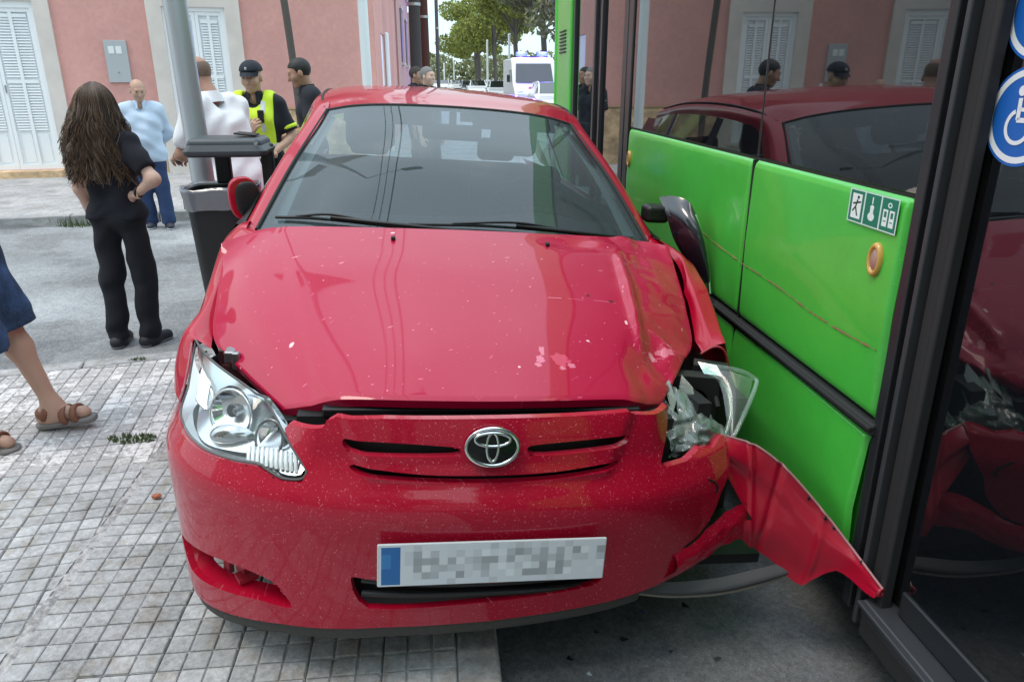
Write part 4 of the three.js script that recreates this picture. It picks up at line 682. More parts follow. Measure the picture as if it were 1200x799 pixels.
  add('windscreen_border', merge([grid(40, 2, (u, v) => inset(u, v * .055)), grid(2, 30, (u, v) => inset(u * .022, lerp(.055, .965, v))), grid(2, 30, (u, v) => inset(1 - u * .022, lerp(.055, .965, v))), grid(40, 2, (u, v) => inset(u, 1 - v * .035))]), M.black, car);
  const edgeTrim = [...Array(15)].map((_, i) => { const p = wsS(0, i / 14); return C([p[0] - .004, p[1] + .002, p[2]]); }), edgeTop = [...Array(21)].map((_, i) => { const p = wsS(i / 20, 1); return C([p[0], p[1] + .001, p[2] + .004]); }), edgeR = [...Array(15)].map((_, i) => { const p = wsS(1, i / 14); return C([p[0] + .004, p[1] + .002, p[2]]); });
  add('windscreen_trim', merge([tube(edgeTrim, .007, 30, 6), tube(edgeR, .007, 30, 6), tube(edgeTop, .006, 40, 6)]), M.rubber, car);
  add('scuttle', grid(40, 6, (u, v) => { const a = wsS(u, .0), b = bonnetP(clamp(u * .86 + .07), 1); return C([lerp(b[0], a[0], v), lerp(b[1] - .02, a[1] + .004, v), lerp(b[2], a[2] - .004, v)]); }), M.plastic, car);
  // roof skin
  const roofRows = [
    [[-.512, 1.392, 1.762], [-.40, 1.418, 1.728], [-.24, 1.433, 1.708], [0, 1.438, 1.703], [.24, 1.433, 1.708], [.40, 1.418, 1.728], [.512, 1.392, 1.762]],
    [[-.545, 1.440, 2.02], [-.43, 1.468, 2.00], [-.25, 1.481, 2.0], [0, 1.486, 2.0], [.25, 1.481, 2.0], [.43, 1.468, 2.00], [.545, 1.440, 2.02]],
    [[-.560, 1.458, 2.5], [-.44, 1.482, 2.5], [-.26, 1.494, 2.5], [0, 1.499, 2.5], [.26, 1.494, 2.5], [.44, 1.482, 2.5], [.560, 1.458, 2.5]],
    [[-.555, 1.440, 3.1], [-.44, 1.464, 3.1], [-.26, 1.476, 3.1], [0, 1.481, 3.1], [.26, 1.476, 3.1], [.44, 1.464, 3.1], [.555, 1.440, 3.1]],
    [[-.53, 1.385, 3.72], [-.42, 1.405, 3.74], [-.25, 1.415, 3.76], [0, 1.419, 3.77], [.25, 1.415, 3.76], [.42, 1.405, 3.74], [.53, 1.385, 3.72]],
  ];
  add('roof', cpatch(roofRows, 40, 60, p => [p[0], p[2]]), cleanPaint, car);
  add('headlining', grid(10, 14, (u, v) => { const p = patch(roofRows)(u, .03 + v * .94); return C([p[0] * .96, p[1] - .03, p[2]]); }), std(lin(.28, .27, .25), .9), car);
  const roofEdge = z => crv(roofRows.map(r => [r[6][0], r[6][1], r[6][2]]), clamp(tab([[1.762, 0], [2.02, .25], [2.5, .5], [3.1, .75], [3.72, 1]], z)));
  for (const s of [-1, 1]) {
    // pillar: from the windscreen edge outwards, runs on as the cant rail
    const A = [[.704, 1.006, 1.115], [.612, 1.203, 1.405], [.514, 1.392, 1.758], [.546, 1.441, 2.02], [.561, 1.459, 2.5], [.556, 1.441, 3.1], [.531, 1.386, 3.72]];
    const B = [[.745, 1.012, 1.17], [.672, 1.190, 1.44], [.575, 1.378, 1.78], [.592, 1.418, 2.03], [.606, 1.432, 2.5], [.600, 1.414, 3.1], [.580, 1.36, 3.72]];
    const D = [[.765, 1.000, 1.24], [.692, 1.165, 1.50], [.600, 1.345, 1.82], [.612, 1.385, 2.04], [.628, 1.396, 2.5], [.622, 1.378, 3.1], [.605, 1.32, 3.70]];
    const S = patch([A, B, D].map(r => r.map(p => [p[0] * s, p[1], p[2]])));
    add('pillar', grid(70, 10, (u, v) => { const p = S(u, v); return C([...p, p[2], p[0]]); }), cleanPaint, car);
    add('roof_gutter', tube([[1.79, .0], [2.02, 0], [2.5, 0], [3.1, 0], [3.7, 0]].map(([z]) => { const e = roofEdge(z); return C([s * (e[0] + .012), e[1] - .004, z]); }), .007, 40, 6), M.rubber, car);
    // body side: doors and rear quarter
    const prof2 = [[.795, 1.0], [.835, .93], [.868, .80], [.878, .66], [.872, .52], [.868, .40], [.845, .28], [.80, .20]];
    const side = (name, z0, z1, arch) => add(name, grid(30, 24, (u, v) => { const z = lerp(z0, z1, u), p = crv(prof2, v), tail = sst(3.4, 4.22, z); let y = p[1] + .012 * (z - 1.2) * (1 - v) * .5; if (arch && Math.abs(z - 3.52) < .35) { const c = .31 + Math.sqrt(.35 ** 2 - (z - 3.52) ** 2); y = Math.max(y, Math.min(c, .7)); } return C([s * (p[0] - .07 * tail * tail), y, z, z, y]); }), cleanPaint, car);
    const fd = side('front_door', 1.226, 2.27), rdr = side('rear_door', 2.278, 3.10); side('rear_quarter', 3.106, 4.2, true);
    add('door_handle', rbox(.03, .035, .16, .01, ...C([s * .872, .86, 2.12])), cleanPaint, fd); add('door_handle', rbox(.03, .035, .16, .01, ...C([s * .872, .865, 2.96])), cleanPaint, rdr);
    // side glass and window frames
    const lo = z => [.79, 1.005 + .006 * (z - 1.2), z], hi = z => z < 1.82 ? crv(D, clamp(tab([[1.24, 0], [1.50, 1 / 6], [1.82, 2 / 6]], z))) : crv(D, tab([[1.82, 2 / 6], [2.04, 3 / 6], [2.5, 4 / 6], [3.1, 5 / 6], [3.70, 1]], z));
    const gl = (name, z0, z1) => add(name, grid(20, 10, (u, v) => { const z = lerp(z0, z1, u), a = lo(z), b = hi(z); return C([s * (lerp(a[0], b[0], v) + .006 * Math.sin(v * 3.1)), lerp(a[1], b[1], v), z]); }), phy(lin(.55, .6, .58), { transmission: 1, roughness: .02, thickness: 0, ior: 1.5 }), car);
    gl('side_window', 1.40, 2.24); gl('side_window', 2.30, 3.05); gl('quarter_window', 3.12, 3.5);
    const post = (z, w, m) => add('window_post', grid(4, 8, (u, v) => { const zz = lerp(z - w / 2, z + w / 2, u), a = lo(zz), b = hi(zz); return C([s * (lerp(a[0], b[0], v) + .008), lerp(a[1], b[1], v), zz]); }), m, car);
    post(2.27, .10, M.black); post(3.085, .07, M.black); post(3.68, .40, cleanPaint); post(1.38, .05, M.black);
    // corner triangle behind the windscreen pillar
    add('mirror_sail', grid(6, 6, (u, v) => { const z = lerp(1.22, 1.40, u), a = lo(z), b = hi(z); return C([s * (lerp(a[0], b[0], v) + .005), lerp(a[1], b[1], v), z]); }), M.black, car);
    // wheels
    for (const z of [.87, 3.52]) {
      const w = new THREE.Group(); w.name = 'wheel'; w.position.set(s * .755, .31, -z); car.add(w);
      const t = new THREE.LatheGeometry([[.21, -.09], [.29, -.098], [.308, -.07], [.312, 0], [.308, .07], [.29, .098], [.21, .09]].map(p => new THREE.Vector2(...p)), 40); t.rotateZ(Math.PI / 2); add('tyre', t, M.rubber, w);
      const rim = add('rim', cyl(.21, .21, .16, 30, 0, 0, 0, 0, Math.PI / 2), M.alu, w); for (let k = 0; k < 5; k++) add('spoke', box(.02, .19, .05, s * .085, Math.cos(k * 1.257) * .1, Math.sin(k * 1.257) * .1, 0, -(-k * 1.257), 0), M.alu, rim);
    }
  }
  // tail: hatch with rear window
  add('tailgate', grid(20, 14, (u, v) => { const x = lerp(-.78, .78, u), y = lerp(.25, .98, v); return C([x, y, 4.24 - .06 * (x / .78) ** 2 - .05 * v * v, x, y]); }), cleanPaint, car);
  add('rear_window', grid(16, 10, (u, v) => { const w = lerp(.70, .54, v), x = lerp(-w, w, u); return C([x, lerp(.98, 1.385, v), lerp(4.17, 3.76, v) - .05 * (x / .7) ** 2]); }), M.glass, car);
  for (const s of [-1, 1]) add('scuttle_corner', cpatch([[[s * .795, .955, .965], [s * .70, 1.005, 1.03], [s * .66, 1.008, 1.08]], [[s * .80, .975, 1.06], [s * .75, 1.012, 1.10], [s * .70, 1.004, 1.118]], [[s * .79, .990, 1.16], [s * .755, 1.013, 1.17], [s * .72, 1.02, 1.16]]], 8, 8, p => [p[0], p[2]]), cleanPaint, car);
  // ---- mirrors
  {
    const shell = (sx, sy, sz) => { const g = new THREE.SphereGeometry(1, 28, 18); const p = g.attributes.position; for (let i = 0; i < p.count; i++) { const x = p.getX(i), y = p.getY(i), z = p.getZ(i); const k = Math.pow(Math.abs(x) ** 2.6 + Math.abs(y) ** 2.6 + Math.abs(z) ** 2.6, -1 / 2.6); p.setXYZ(i, x * k * sx, y * k * sy, z * k * sz); } g.computeVertexNormals(); return g; };
    const mir = new THREE.Group(); mir.name = 'door_mirror'; mir.position.set(...C([-.800, 1.065, 1.42])); mir.rotation.y = .35; mir.rotation.z = .10; car.add(mir);
    const cap = shell(.056, .080, .055); const cp = cap.attributes.position; for (let i = 0; i < cp.count; i++) if (cp.getZ(i) > .02) cp.setZ(i, .02); cap.computeVertexNormals();
    add('mirror_cap', cap, cleanPaint, mir);
    add('mirror_face', (() => { const g = shell(.046, .068, .012); g.translate(.012, -.004, .022); return g; })(), M.black, mir);
    add('mirror_foot', rbox(.10, .04, .05, .015, .085, -.06, -.01), M.black, mir);
    // right mirror folded back between car and bus: dark shell with a bright edge, seen from behind
    const fm = new THREE.Group(); fm.name = 'folded_mirror'; fm.userData.label = 'black folded mirror pressed against the bus'; car.add(fm);
    const fs = patch([[[.792, 1.152, 1.30], [.835, 1.165, 1.26], [.870, 1.150, 1.22], [.895, 1.105, 1.19]], [[.805, 1.10, 1.24], [.850, 1.09, 1.19], [.895, 1.06, 1.16], [.925, 1.00, 1.14]], [[.84, 1.00, 1.20], [.885, .985, 1.15], [.925, .95, 1.13], [.950, .90, 1.12]], [[.905, .90, 1.15], [.925, .88, 1.12], [.945, .85, 1.10], [.958, .82, 1.09]]]);
    add('mirror_shell', merge([grid(16, 20, (u, v) => { const p = fs(u, v); return C([p[0] + .02, p[1], p[2] - .03 * Math.sin(u * 3.1) * Math.sin(v * 3.1)]); }), grid(16, 20, (u, v) => { const p = fs(u, v); return C([p[0] + .02, p[1] - .004, p[2] + .05]); })]), phy(lin(.012, .012, .02), { roughness: .2, clearcoat: 1 }), fm);
    add('mirror_edge', tube(Array.from({ length: 16 }, (_, i) => { const p = fs(1, i / 15); return C([p[0] + .012, p[1] + .004, p[2] - .002]); }), .007, 40, 8), M.chrome, fm);
    add('mirror_foot', rbox(.10, .07, .09, .02, ...C([.80, 1.085, 1.34])), M.black, fm);
  }
  // ---- wipers
  {
    const wip = (u0, v0, u1, v1, px, arm) => { const g = new THREE.Group(); g.name = 'wiper'; car.add(g); const P = (u, v, h) => { const p = wsS(u, v); return C([p[0], p[1] + h * .8, p[2] - h * .6]); };
      add('blade', tube([P(u0, v0, .012), P(lerp(u0, u1, .33), lerp(v0, v1, .33) + .012, .014), P(lerp(u0, u1, .66), lerp(v0, v1, .66) + .01, .014), P(u1, v1, .012)], .0055, 30, 6), M.black, g);
      add('arm', tube([P(arm[0], arm[1], .02), P(lerp(arm[0], (u0 + u1) / 2, .5), lerp(arm[1], (v0 + v1) / 2, .5), .032), P((u0 + u1) / 2, (v0 + v1) / 2 + .012, .026)], .007, 24, 6), M.black, g);
      add('bridge', tube([P(lerp(u0, u1, .2), lerp(v0, v1, .2) + .012, .016), P(.5 * (u0 + u1), .5 * (v0 + v1) + .02, .034), P(lerp(u0, u1, .8), lerp(v0, v1, .8) + .012, .016)], .0045, 24, 6), M.black, g); };
    wip(.045, .075, .40, .02, 0, [.52, -.01]); wip(.40, .045, .80, .02, 0, [.93, -.015]);
  }
  // ---- cabin
  {
    const dark = std(lin(.02, .021, .023), .7), cloth = std(lin(.035, .037, .042), .9);
    add('dashboard', grid(30, 12, (u, v) => { const x = lerp(-.70, .70, u), t = v; const z = lerp(1.12, 1.72, t), y = .965 + .035 * Math.sin(t * 2.2) - .20 * sst(.75, 1, t) + .03 * G(x, .36, .17) * sst(.3, .7, t); return C([x * (1 - .02 * t), y, z]); }), dark, car);
    const sw = new THREE.Group(); sw.name = 'steering_wheel'; sw.position.set(...C([.37, .985, 1.80])); sw.rotation.x = .42; car.add(sw); add('wheel_rim', new THREE.TorusGeometry(.185, .016, 10, 40), dark, sw); add('wheel_hub', merge([cyl(.06, .06, .04, 20, 0, 0, 0, Math.PI / 2), box(.34, .035, .02), box(.035, .17, .02, 0, -.08, 0)]), dark, sw);
    const seat = (x, z, nm) => { const g = new THREE.Group(); g.name = nm; car.add(g); add('seat_back', rbox(.46, .62, .13, .06, ...C([x, .86, z]), 0, .22), cloth, g); add('seat_cushion', rbox(.48, .14, .50, .06, ...C([x, .50, z - .28])), cloth, g); add('headrest', rbox(.24, .17, .09, .04, ...C([x, 1.275, z + .10]), 0, .15), cloth, g); };
    seat(-.36, 2.25, 'front_seat'); seat(.36, 2.25, 'front_seat');
    const rb = new THREE.Group(); rb.name = 'rear_bench'; car.add(rb); add('bench_back', rbox(1.24, .56, .14, .06, ...C([0, .80, 3.25]), 0, .25), cloth, rb); add('bench_cushion', rbox(1.24, .14, .5, .06, ...C([0, .48, 2.95])), cloth, rb); for (const x of [-.4, .4]) add('headrest', rbox(.24, .14, .09, .04, ...C([x, 1.14, 3.34])), cloth, rb);
    add('interior_mirror', merge([rbox(.25, .065, .035, .02, ...C([0, 1.33, 1.72])), rbox(.03, .06, .03, .01, ...C([0, 1.385, 1.70]))]), dark, car);
    for (const s of [-1, 1]) add('door_trim', box(.02, .62, 2.7, ...C([s * .76, .68, 2.6])), dark, car);
    for (const s of [-1, 1]) add('sun_visor', rbox(.36, .13, .016, .006, ...C([s * .27, 1.385, 1.80]), 0, -1.05), std(lin(.22, .22, .21), .9), car);
    for (const s of [-1, 1]) add('pillar_trim', grid(3, 20, (u, v) => inset(s < 0 ? .012 + u * .055 : .988 - u * .055, lerp(.05, .97, v), .02)), std(lin(.42, .43, .41), .8), car);
    add('cabin_floor', box(1.5, .04, 2.9, ...C([0, .27, 2.6])), dark, car);
    add('parcel_shelf', box(1.1, .03, .6, ...C([0, .98, 3.72])), dark, car);
    // stickers inside the windscreen: yellow-green inspection label and a white pass
    const st = (u0, u1, v0, v1, col, nm) => add(nm, grid(3, 3, (u, v) => inset(lerp(u0, u1, u), lerp(v0, v1, v), .002)), std(lin(...col), .5), car);
    st(.075, .125, .90, .925, [.45, .55, .10], 'inspection_label'); st(.905, .93, .905, .925, [.6, .65, .68], 'parking_label');
    add('paper_pass', (() => { const g = new THREE.PlaneGeometry(.12, .05); g.rotateX(-.2); g.translate(...C([.10, 1.395, 1.83])); return g; })(), std(lin(.8, .82, .84), .6), car);
  }
}

// ---------------------------------------------------------------- people: signed distance bodies, clothes as further shells
const vsub = (a, b) => [a[0] - b[0], a[1] - b[1], a[2] - b[2]], vadd = (a, b, k = 1) => [a[0] + b[0] * k, a[1] + b[1] * k, a[2] + b[2] * k], vlen = a => Math.hypot(...a), vnorm = a => { const l = vlen(a) || 1; return [a[0] / l, a[1] / l, a[2] / l]; }, vdot = (a, b) => a[0] * b[0] + a[1] * b[1] + a[2] * b[2], vcross = (a, b) => [a[1] * b[2] - a[2] * b[1], a[2] * b[0] - a[0] * b[2], a[0] * b[1] - a[1] * b[0]], vmix = (a, b, t) => [lerp(a[0], b[0], t), lerp(a[1], b[1], t), lerp(a[2], b[2], t)];
const smin = (a, b, k) => { const h = Math.max(k - Math.abs(a - b), 0) / k; return Math.min(a, b) - h * h * k * .25; };
const capD = (x, y, z, B) => { const a = B[0], b = B[1], ux = b[0] - a[0], uy = b[1] - a[1], uz = b[2] - a[2], px = x - a[0], py = y - a[1], pz = z - a[2]; const t = clamp((px * ux + py * uy + pz * uz) / (ux * ux + uy * uy + uz * uz || 1e-9)); return Math.hypot(px - t * ux, py - t * uy, pz - t * uz) - lerp(B[2], B[3], t); };
const ellD = (x, y, z, c, r) => { const a = (x - c[0]) / r[0], b = (y - c[1]) / r[1], d = (z - c[2]) / r[2], k0 = Math.hypot(a, b, d), k1 = Math.hypot(a / r[0], b / r[1], d / r[2]); return k0 < 1e-6 ? -Math.min(...r) : k0 * (k0 - 1) / k1; };
function shell(bones, inf, k, cell, cut, noise) {
  const mn = [9, 9, 9], mx = [-9, -9, -9]; for (const B of bones) for (const p of [B[0], B[1]]) for (let i = 0; i < 3; i++) { const r = Math.max(B[2], B[3]) + inf + .03; mn[i] = Math.min(mn[i], p[i] - r); mx[i] = Math.max(mx[i], p[i] + r); }
  const f = (x, y, z) => { let d = 9; for (const B of bones) { const c = capD(x, y, z, B) - inf; if (c < d + k) d = d > 8 ? c : smin(d, c, k); } if (noise && Math.abs(d) < .05) d += noise(x, y, z); if (cut) d = Math.max(d, cut(x, y, z)); return d; };
  return nets(f, mn, mx, cell);
}
const skinA = std(lin(.50, .30, .22), .55), skinB = std(lin(.40, .215, .15), .55), skinC = std(lin(.58, .37, .29), .55);
const eyeM = std(lin(.20, .15, .13), .3);
function frameM(o, f, up) { const z = vnorm(f); let x = vnorm(vcross(up, z)); const y = vcross(z, x); return new THREE.Matrix4().makeBasis(V(...x), V(...y), V(...z)).setPosition(V(...o)); }
let headGeo = null;
function headGeometry() {
  if (headGeo) return headGeo;
  const f = (x, y, z) => {
    let d = ellD(x, y, z, [0, .035, -.012], [.077, .088, .097]);
    d = smin(d, ellD(x, y, z, [0, -.028, .022], [.060, .088, .074]), .04);
    d = smin(d, ellD(x, y, z, [0, -.088, .060], [.030, .024, .030]), .03);
    d = smin(d, capD(x, y, z, [[-.03, .035, .084], [.03, .035, .084], .010, .010]), .02);
    for (const s of [-1, 1]) { d = -smin(-d, ellD(x, y, z, [s * .031, .014, .106], [.018, .010, .016]), .014); d = smin(d, ellD(x, y, z, [s * .080, -.004, -.004], [.010, .032, .020]), .01); d = smin(d, ellD(x, y, z, [s * .040, -.022, .062], [.022, .020, .018]), .035); }
    d = smin(d, capD(x, y, z, [[0, .020, .092], [0, -.026, .112], .008, .0125]), .014);
    d = smin(d, capD(x, y, z, [[-.018, -.060, .088], [.018, -.060, .088], .008, .008]), .012);
    
    d = smin(d, capD(x, y, z, [[0, -.07, -.02], [0, -.17, -.035], .050, .054]), .03);
    return d;
  };
  return headGeo = nets(f, [-.105, -.16, -.125], [.105, .14, .135], .0062);
}
// hand: palm + five fingers; local +y along the fingers, +z back of the hand, thumb to sx
function handGeometry(sx, curl) {
  const B = [[[-.022, .02, 0], [-.026, .085, 0], .016, .014], [[0, .015, 0], [0, .09, 0], .018, .014], [[.022, .02, 0], [.026, .08, 0], .016, .013]];
  const fs = [[-.030, .088, .068], [-.010, .094, .078], [.010, .092, .073], [.029, .082, .058]];
  for (const [x0, y0, l] of fs) { let p = [x0 * sx * -1, y0 - .01, 0], a = curl * .35; for (const [k, r0, r1] of [[.45, .0092, .0085], [.32, .0085, .0078], [.23, .0078, .0066]]) { const q = [p[0] + x0 * sx * -.06, p[1] + Math.cos(a) * l * k, p[2] - Math.sin(a) * l * k]; B.push([p, q, r0, r1]); p = q; a += curl * .75; } }
  const t0 = [sx * .026, .022, -.006], t1 = [sx * .056, .052, -.020], t2 = [sx * .066, .085, -.034]; B.push([t0, t1, .014, .011], [t1, t2, .0105, .008]);
  B.push([[0, -.05, 0], [0, .02, 0], .026, .024]);
  const f = (x, y, z) => { let d = 9; B.forEach((b, i) => { const c = capD(x, y, z, b); d = d > 8 ? c : smin(d, c, i < 3 || i > 14 ? .016 : .006); }); return d; };
  return nets(f, [-.095, -.07, -.10], [.095, .2, .06], .0056);
}
const BASE = { pelvis: [0, .95, 0], chest: [0, 1.26, .0], neck: [0, 1.44, -.02], head: [0, 1.60, .01], shL: [.175, 1.385, -.02], elL: [.225, 1.10, -.03], wrL: [.225, .86, .03], shR: [-.175, 1.385, -.02], elR: [-.225, 1.10, -.03], wrR: [-.225, .86, .03], hipL: [.09, .92, 0], knL: [.10, .50, .015], anL: [.10, .085, -.03], hipR: [-.09, .92, 0], knR: [-.10, .50, .015], anR: [-.10, .085, -.03], look: [0, 0, 1], headUp: [0, 1, 0], toeL: [.12, 0, 1], toeR: [-.12, 0, 1], palmL: [1, 0, 0], palmR: [-1, 0, 0], handL: null, handR: null, curlL: .5, curlR: .5 };
function person(o) {
  const t = thing('person', o.label, 'person', o.pos, o.turn, o.group), J = { ...BASE, ...o.pose }, W = o.girth ?? 1, skin = o.skin ?? skinA; t.scale.setScalar((o.h ?? 1.72) / 1.73);
  const side = vnorm(vsub(J.shL, J.shR)), off = (p, k) => vadd(p, side, k), hs = vnorm(vsub(J.hipL, J.hipR));
  const torso = [[vadd(J.pelvis, hs, .065), off(J.chest, .075), .098 * W, .104 * W], [vadd(J.pelvis, hs, -.065), off(J.chest, -.075), .098 * W, .104 * W], [off(J.chest, .08), vmix(J.shL, J.neck, .30), .098 * W, .058], [off(J.chest, -.08), vmix(J.shR, J.neck, .30), .098 * W, .058], [J.hipL, J.hipR, .105 * W, .105 * W]];
  if (o.belly) torso.push([vadd(vmix(J.pelvis, J.chest, .35), [0, 0, 1], .06), vadd(vmix(J.pelvis, J.chest, .65), [0, 0, 1], .05), .10, .09]);
  const neckB = [J.neck, vmix(J.neck, J.head, .55), .056, .050];
  const shB = [[vmix(J.shL, J.neck, .4), J.shL, .054, .049], [vmix(J.shR, J.neck, .4), J.shR, .054, .049]];
  const armL = [[J.shL, J.elL, .046, .037], [J.elL, J.wrL, .040, .026]], armR = [[J.shR, J.elR, .046, .037], [J.elR, J.wrR, .040, .026]];
  const legs = s => { const h = J['hip' + s], k = J['kn' + s], a = J['an' + s]; const cal = vadd(vmix(k, a, .3), [0, 0, 0]); return [[h, k, .086 * W, .054], [k, cal, .050, .050], [cal, a, .050, .033]]; };
  const foot = s => { const a = J['an' + s], d = vnorm([J['toe' + s][0], J['toe' + s][1], J['toe' + s][2]]); return [[vadd([a[0], a[1] - .045, a[2]], d, -.045), vadd([a[0], a[1] - .05, a[2]], d, .13), .038, .030], [a, [a[0], a[1] - .045, a[2]], .036, .042]]; };
  // skin: one continuous body, finer grids for head and hands merged in
  const all = [...torso, neckB, ...shB, ...armL, ...armR, ...legs('L'), ...legs('R'), ...(o.sandals || !o.shoes ? [...foot('L'), ...foot('R')] : [])];
  const gs = [shell(all.map(b => [b[0], b[1], b[2] * .97, b[3] * .97]), 0, .045, .0145)];
  const look = vnorm(J.look); const hm = frameM(J.head, look, J.headUp); gs.push(headGeometry().clone().applyMatrix4(hm));
  for (const [s, sx] of [['L', -1], ['R', 1]]) { const w = J['wr' + s], d = J['hand' + s] ? vnorm(J['hand' + s]) : vnorm(vsub(w, J['el' + s])); let n = J['palm' + s]; n = vnorm(vsub(n, d.map(v => v * vdot(n, d)))); const x = vcross(d, n); const m = new THREE.Matrix4().makeBasis(V(...x), V(...d), V(...n)).setPosition(V(...vadd(w, d, .02))); gs.push(handGeometry(sx * (s === 'L' ? -1 : -1) * (o['thumb' + s] ?? 1), J['curl' + s]).applyMatrix4(m)); }
  add('body', merge(gs), skin, t);
  for (const s of [-1, 1]) { const e = new THREE.SphereGeometry(.009, 12, 8); e.translate(s * .031, .0135, .0862); e.applyMatrix4(hm); add('eye', e, eyeM, t); }
  const fold = (amp, f, sd) => (x, y, z) => amp * (Math.sin((y * 1.3 + x * .8) * f + 6 * fbm(x * 5 + sd, y * 5, z * 5, 2)) * .5 + (fbm(x * 9 + sd, y * 9, z * 9, 2) - .5));
  if (o.shirt) {
    const S = o.shirt, sl = S.sleeve ?? .55, cutArm = A => sl <= 1 ? [[A[0][0], vmix(A[0][0], A[0][1], sl), A[0][2] + .006, lerp(A[0][2], A[0][3], sl) + .016]] : [[A[0][0], A[0][1], A[0][2] + .004, A[0][3] + .007], [A[1][0], vmix(A[1][0], A[1][1], .93), A[1][2] + .006, A[1][3] + .010]];
    const bones = [...torso, ...shB, ...cutArm(armL), ...cutArm(armR)]; const hem = S.hem ?? .90; if (S.low) bones.push([vadd(J.hipL, [0, -.06, 0]), vadd(J.hipR, [0, -.06, 0]), .108 * W, .108 * W]);
    const nk = vadd(J.neck, [0, .045, .0]);
    const g = shell(bones, S.loose ?? .014, .05, .0125, (x, y, z) => { let c = Math.max(hem - y, (S.neckR ?? .060) - Math.hypot(x - nk[0], (y - nk[1] - .0) * .9, z - nk[2] - .012)); for (const A of [armL, armR]) if (sl <= 1) { const e = vmix(A[0][0], A[0][1], sl), d = vnorm(vsub(A[0][1], A[0][0])); const q = (x - e[0]) * d[0] + (y - e[1]) * d[1] + (z - e[2]) * d[2]; const r = Math.hypot(x - e[0] - q * d[0], y - e[1] - q * d[1], z - e[2] - q * d[2]); if (r < .09 && q > -.12) c = Math.max(c, q - .03); } return c; }, fold(S.fold ?? .006, S.ff ?? 26, o.seed ?? 1));
    add('shirt', g, S.mat, t);
    if (S.collar) { const ax = vnorm(vsub(J.head, J.neck)), c = grid(30, 5, (u, v) => { const a = .32 + u * (6.283 - .64), r = lerp(.062, .092, v) + .004 * Math.sin(a * 3), f = Math.abs(u - .5) * 2; return [Math.sin(a) * r, lerp(.055, -.012 - .03 * f * f, v) + .012 * (1 - f), Math.cos(a) * r - .004]; }); c.applyMatrix4(frameM(J.neck, vnorm([0, 0, 1]), ax).multiply(new THREE.Matrix4())); add('collar', c, S.collarMat ?? S.mat, t); }
  }
  if (o.vest) { const g = shell([...torso, ...shB.map(b => [b[0], vmix(b[0], b[1], .55), b[2], b[3]])], .030, .05, .0125, (x, y, z) => { const nk = vadd(J.neck, [0, .02, .05]); return Math.max((o.vest.hem ?? .93) - y, .085 - Math.hypot(x - nk[0], (y - nk[1]) * .7, z - nk[2]), Math.abs(vdot([x - J.neck[0], 0, z - J.neck[2]], side)) - .165); }, fold(.005, 22, 5)); const v = add('safety_vest', g, o.vest.mat, t);
    for (const s of [-1, 1]) add('reflective_strip', shell([[vadd(J.chest, side, s * .075), vadd(vmix(J.chest, J.neck, .8), side, s * .085), .104, .064], [vadd(J.pelvis, side, s * .07), vadd(J.chest, side, s * .075), .10, .104]], .0335, .05, .012, (x, y, z) => Math.max(.95 - y, y - 1.42, Math.abs(vdot([x - J.neck[0], 0, z - J.neck[2]], side) * s - .088) - .022, -(z - J.chest[2]) + .04)), std(lin(.62, .64, .66), .35), v);
    add('waist_band', shell([...torso], .0335, .05, .012, (x, y, z) => Math.abs(y - 1.06) - .024), std(lin(.62, .64, .66), .35), v); }
  if (o.trousers) {
    const T = o.trousers, bones = [[J.hipL, J.hipR, .108 * W, .108 * W], [vadd(J.pelvis, hs, .05), vadd(J.pelvis, hs, -.05), .10 * W, .10 * W], [vadd(vadd(J.pelvis, hs, .05), [0, .06, 0]), vadd(vadd(J.pelvis, hs, -.05), [0, .06, 0]), .095 * W, .095 * W]];
    for (const s of 'LR') { const [a, b, c] = legs(s), k = T.wide ?? .012; const len = T.len ?? 1; bones.push([a[0], a[1], a[2] + k * .4, a[3] + k]); if (len > .5) bones.push([b[0], c[1], b[2] + k, .046 + k * 1.3]); else bones.push([a[1], vmix(b[0], c[1], .12), a[3] + k, a[3] + k * 1.2]); }
    const g = shell(bones, .010, .045, .0125, (x, y, z) => { let c = y - (T.waist ?? 1.01); for (const s of 'LR') { const k = J['kn' + s], a = J['an' + s], d = vnorm(vsub(a, k)), e = T.len < .5 ? vmix(k, a, T.cut ?? .08) : vadd(a, d, .03); const q = (x - e[0]) * d[0] + (y - e[1]) * d[1] + (z - e[2]) * d[2]; const r = Math.hypot(x - e[0] - q * d[0], y - e[1] - q * d[1], z - e[2] - q * d[2]); if (r < .15 && q > -.2) c = Math.max(c, q); } return c; }, fold(T.fold ?? .008, T.ff ?? 24, 3));
    add(T.len < .5 ? 'shorts' : 'trousers', g, T.mat, t);
  }
  if (o.shoes) for (const s of 'LR') { const fb = foot(s), a = J['an' + s], floor = Math.min(a[1] - .085, .001) * 0 + (a[1] - .085); const g = shell(fb, .010, .03, .009, (x, y, z) => Math.max(floor - y, y - (a[1] + .005))); add('shoe', g, o.shoes, t); const sole = shell([fb[0]].map(b => [b[0], b[1], b[2] + .004, b[3] + .006]), .010, .03, .009, (x, y, z) => Math.max(floor - .002 - y, y - floor - .018)); add('shoe_sole', sole, o.soles ?? M.rubber, t); }
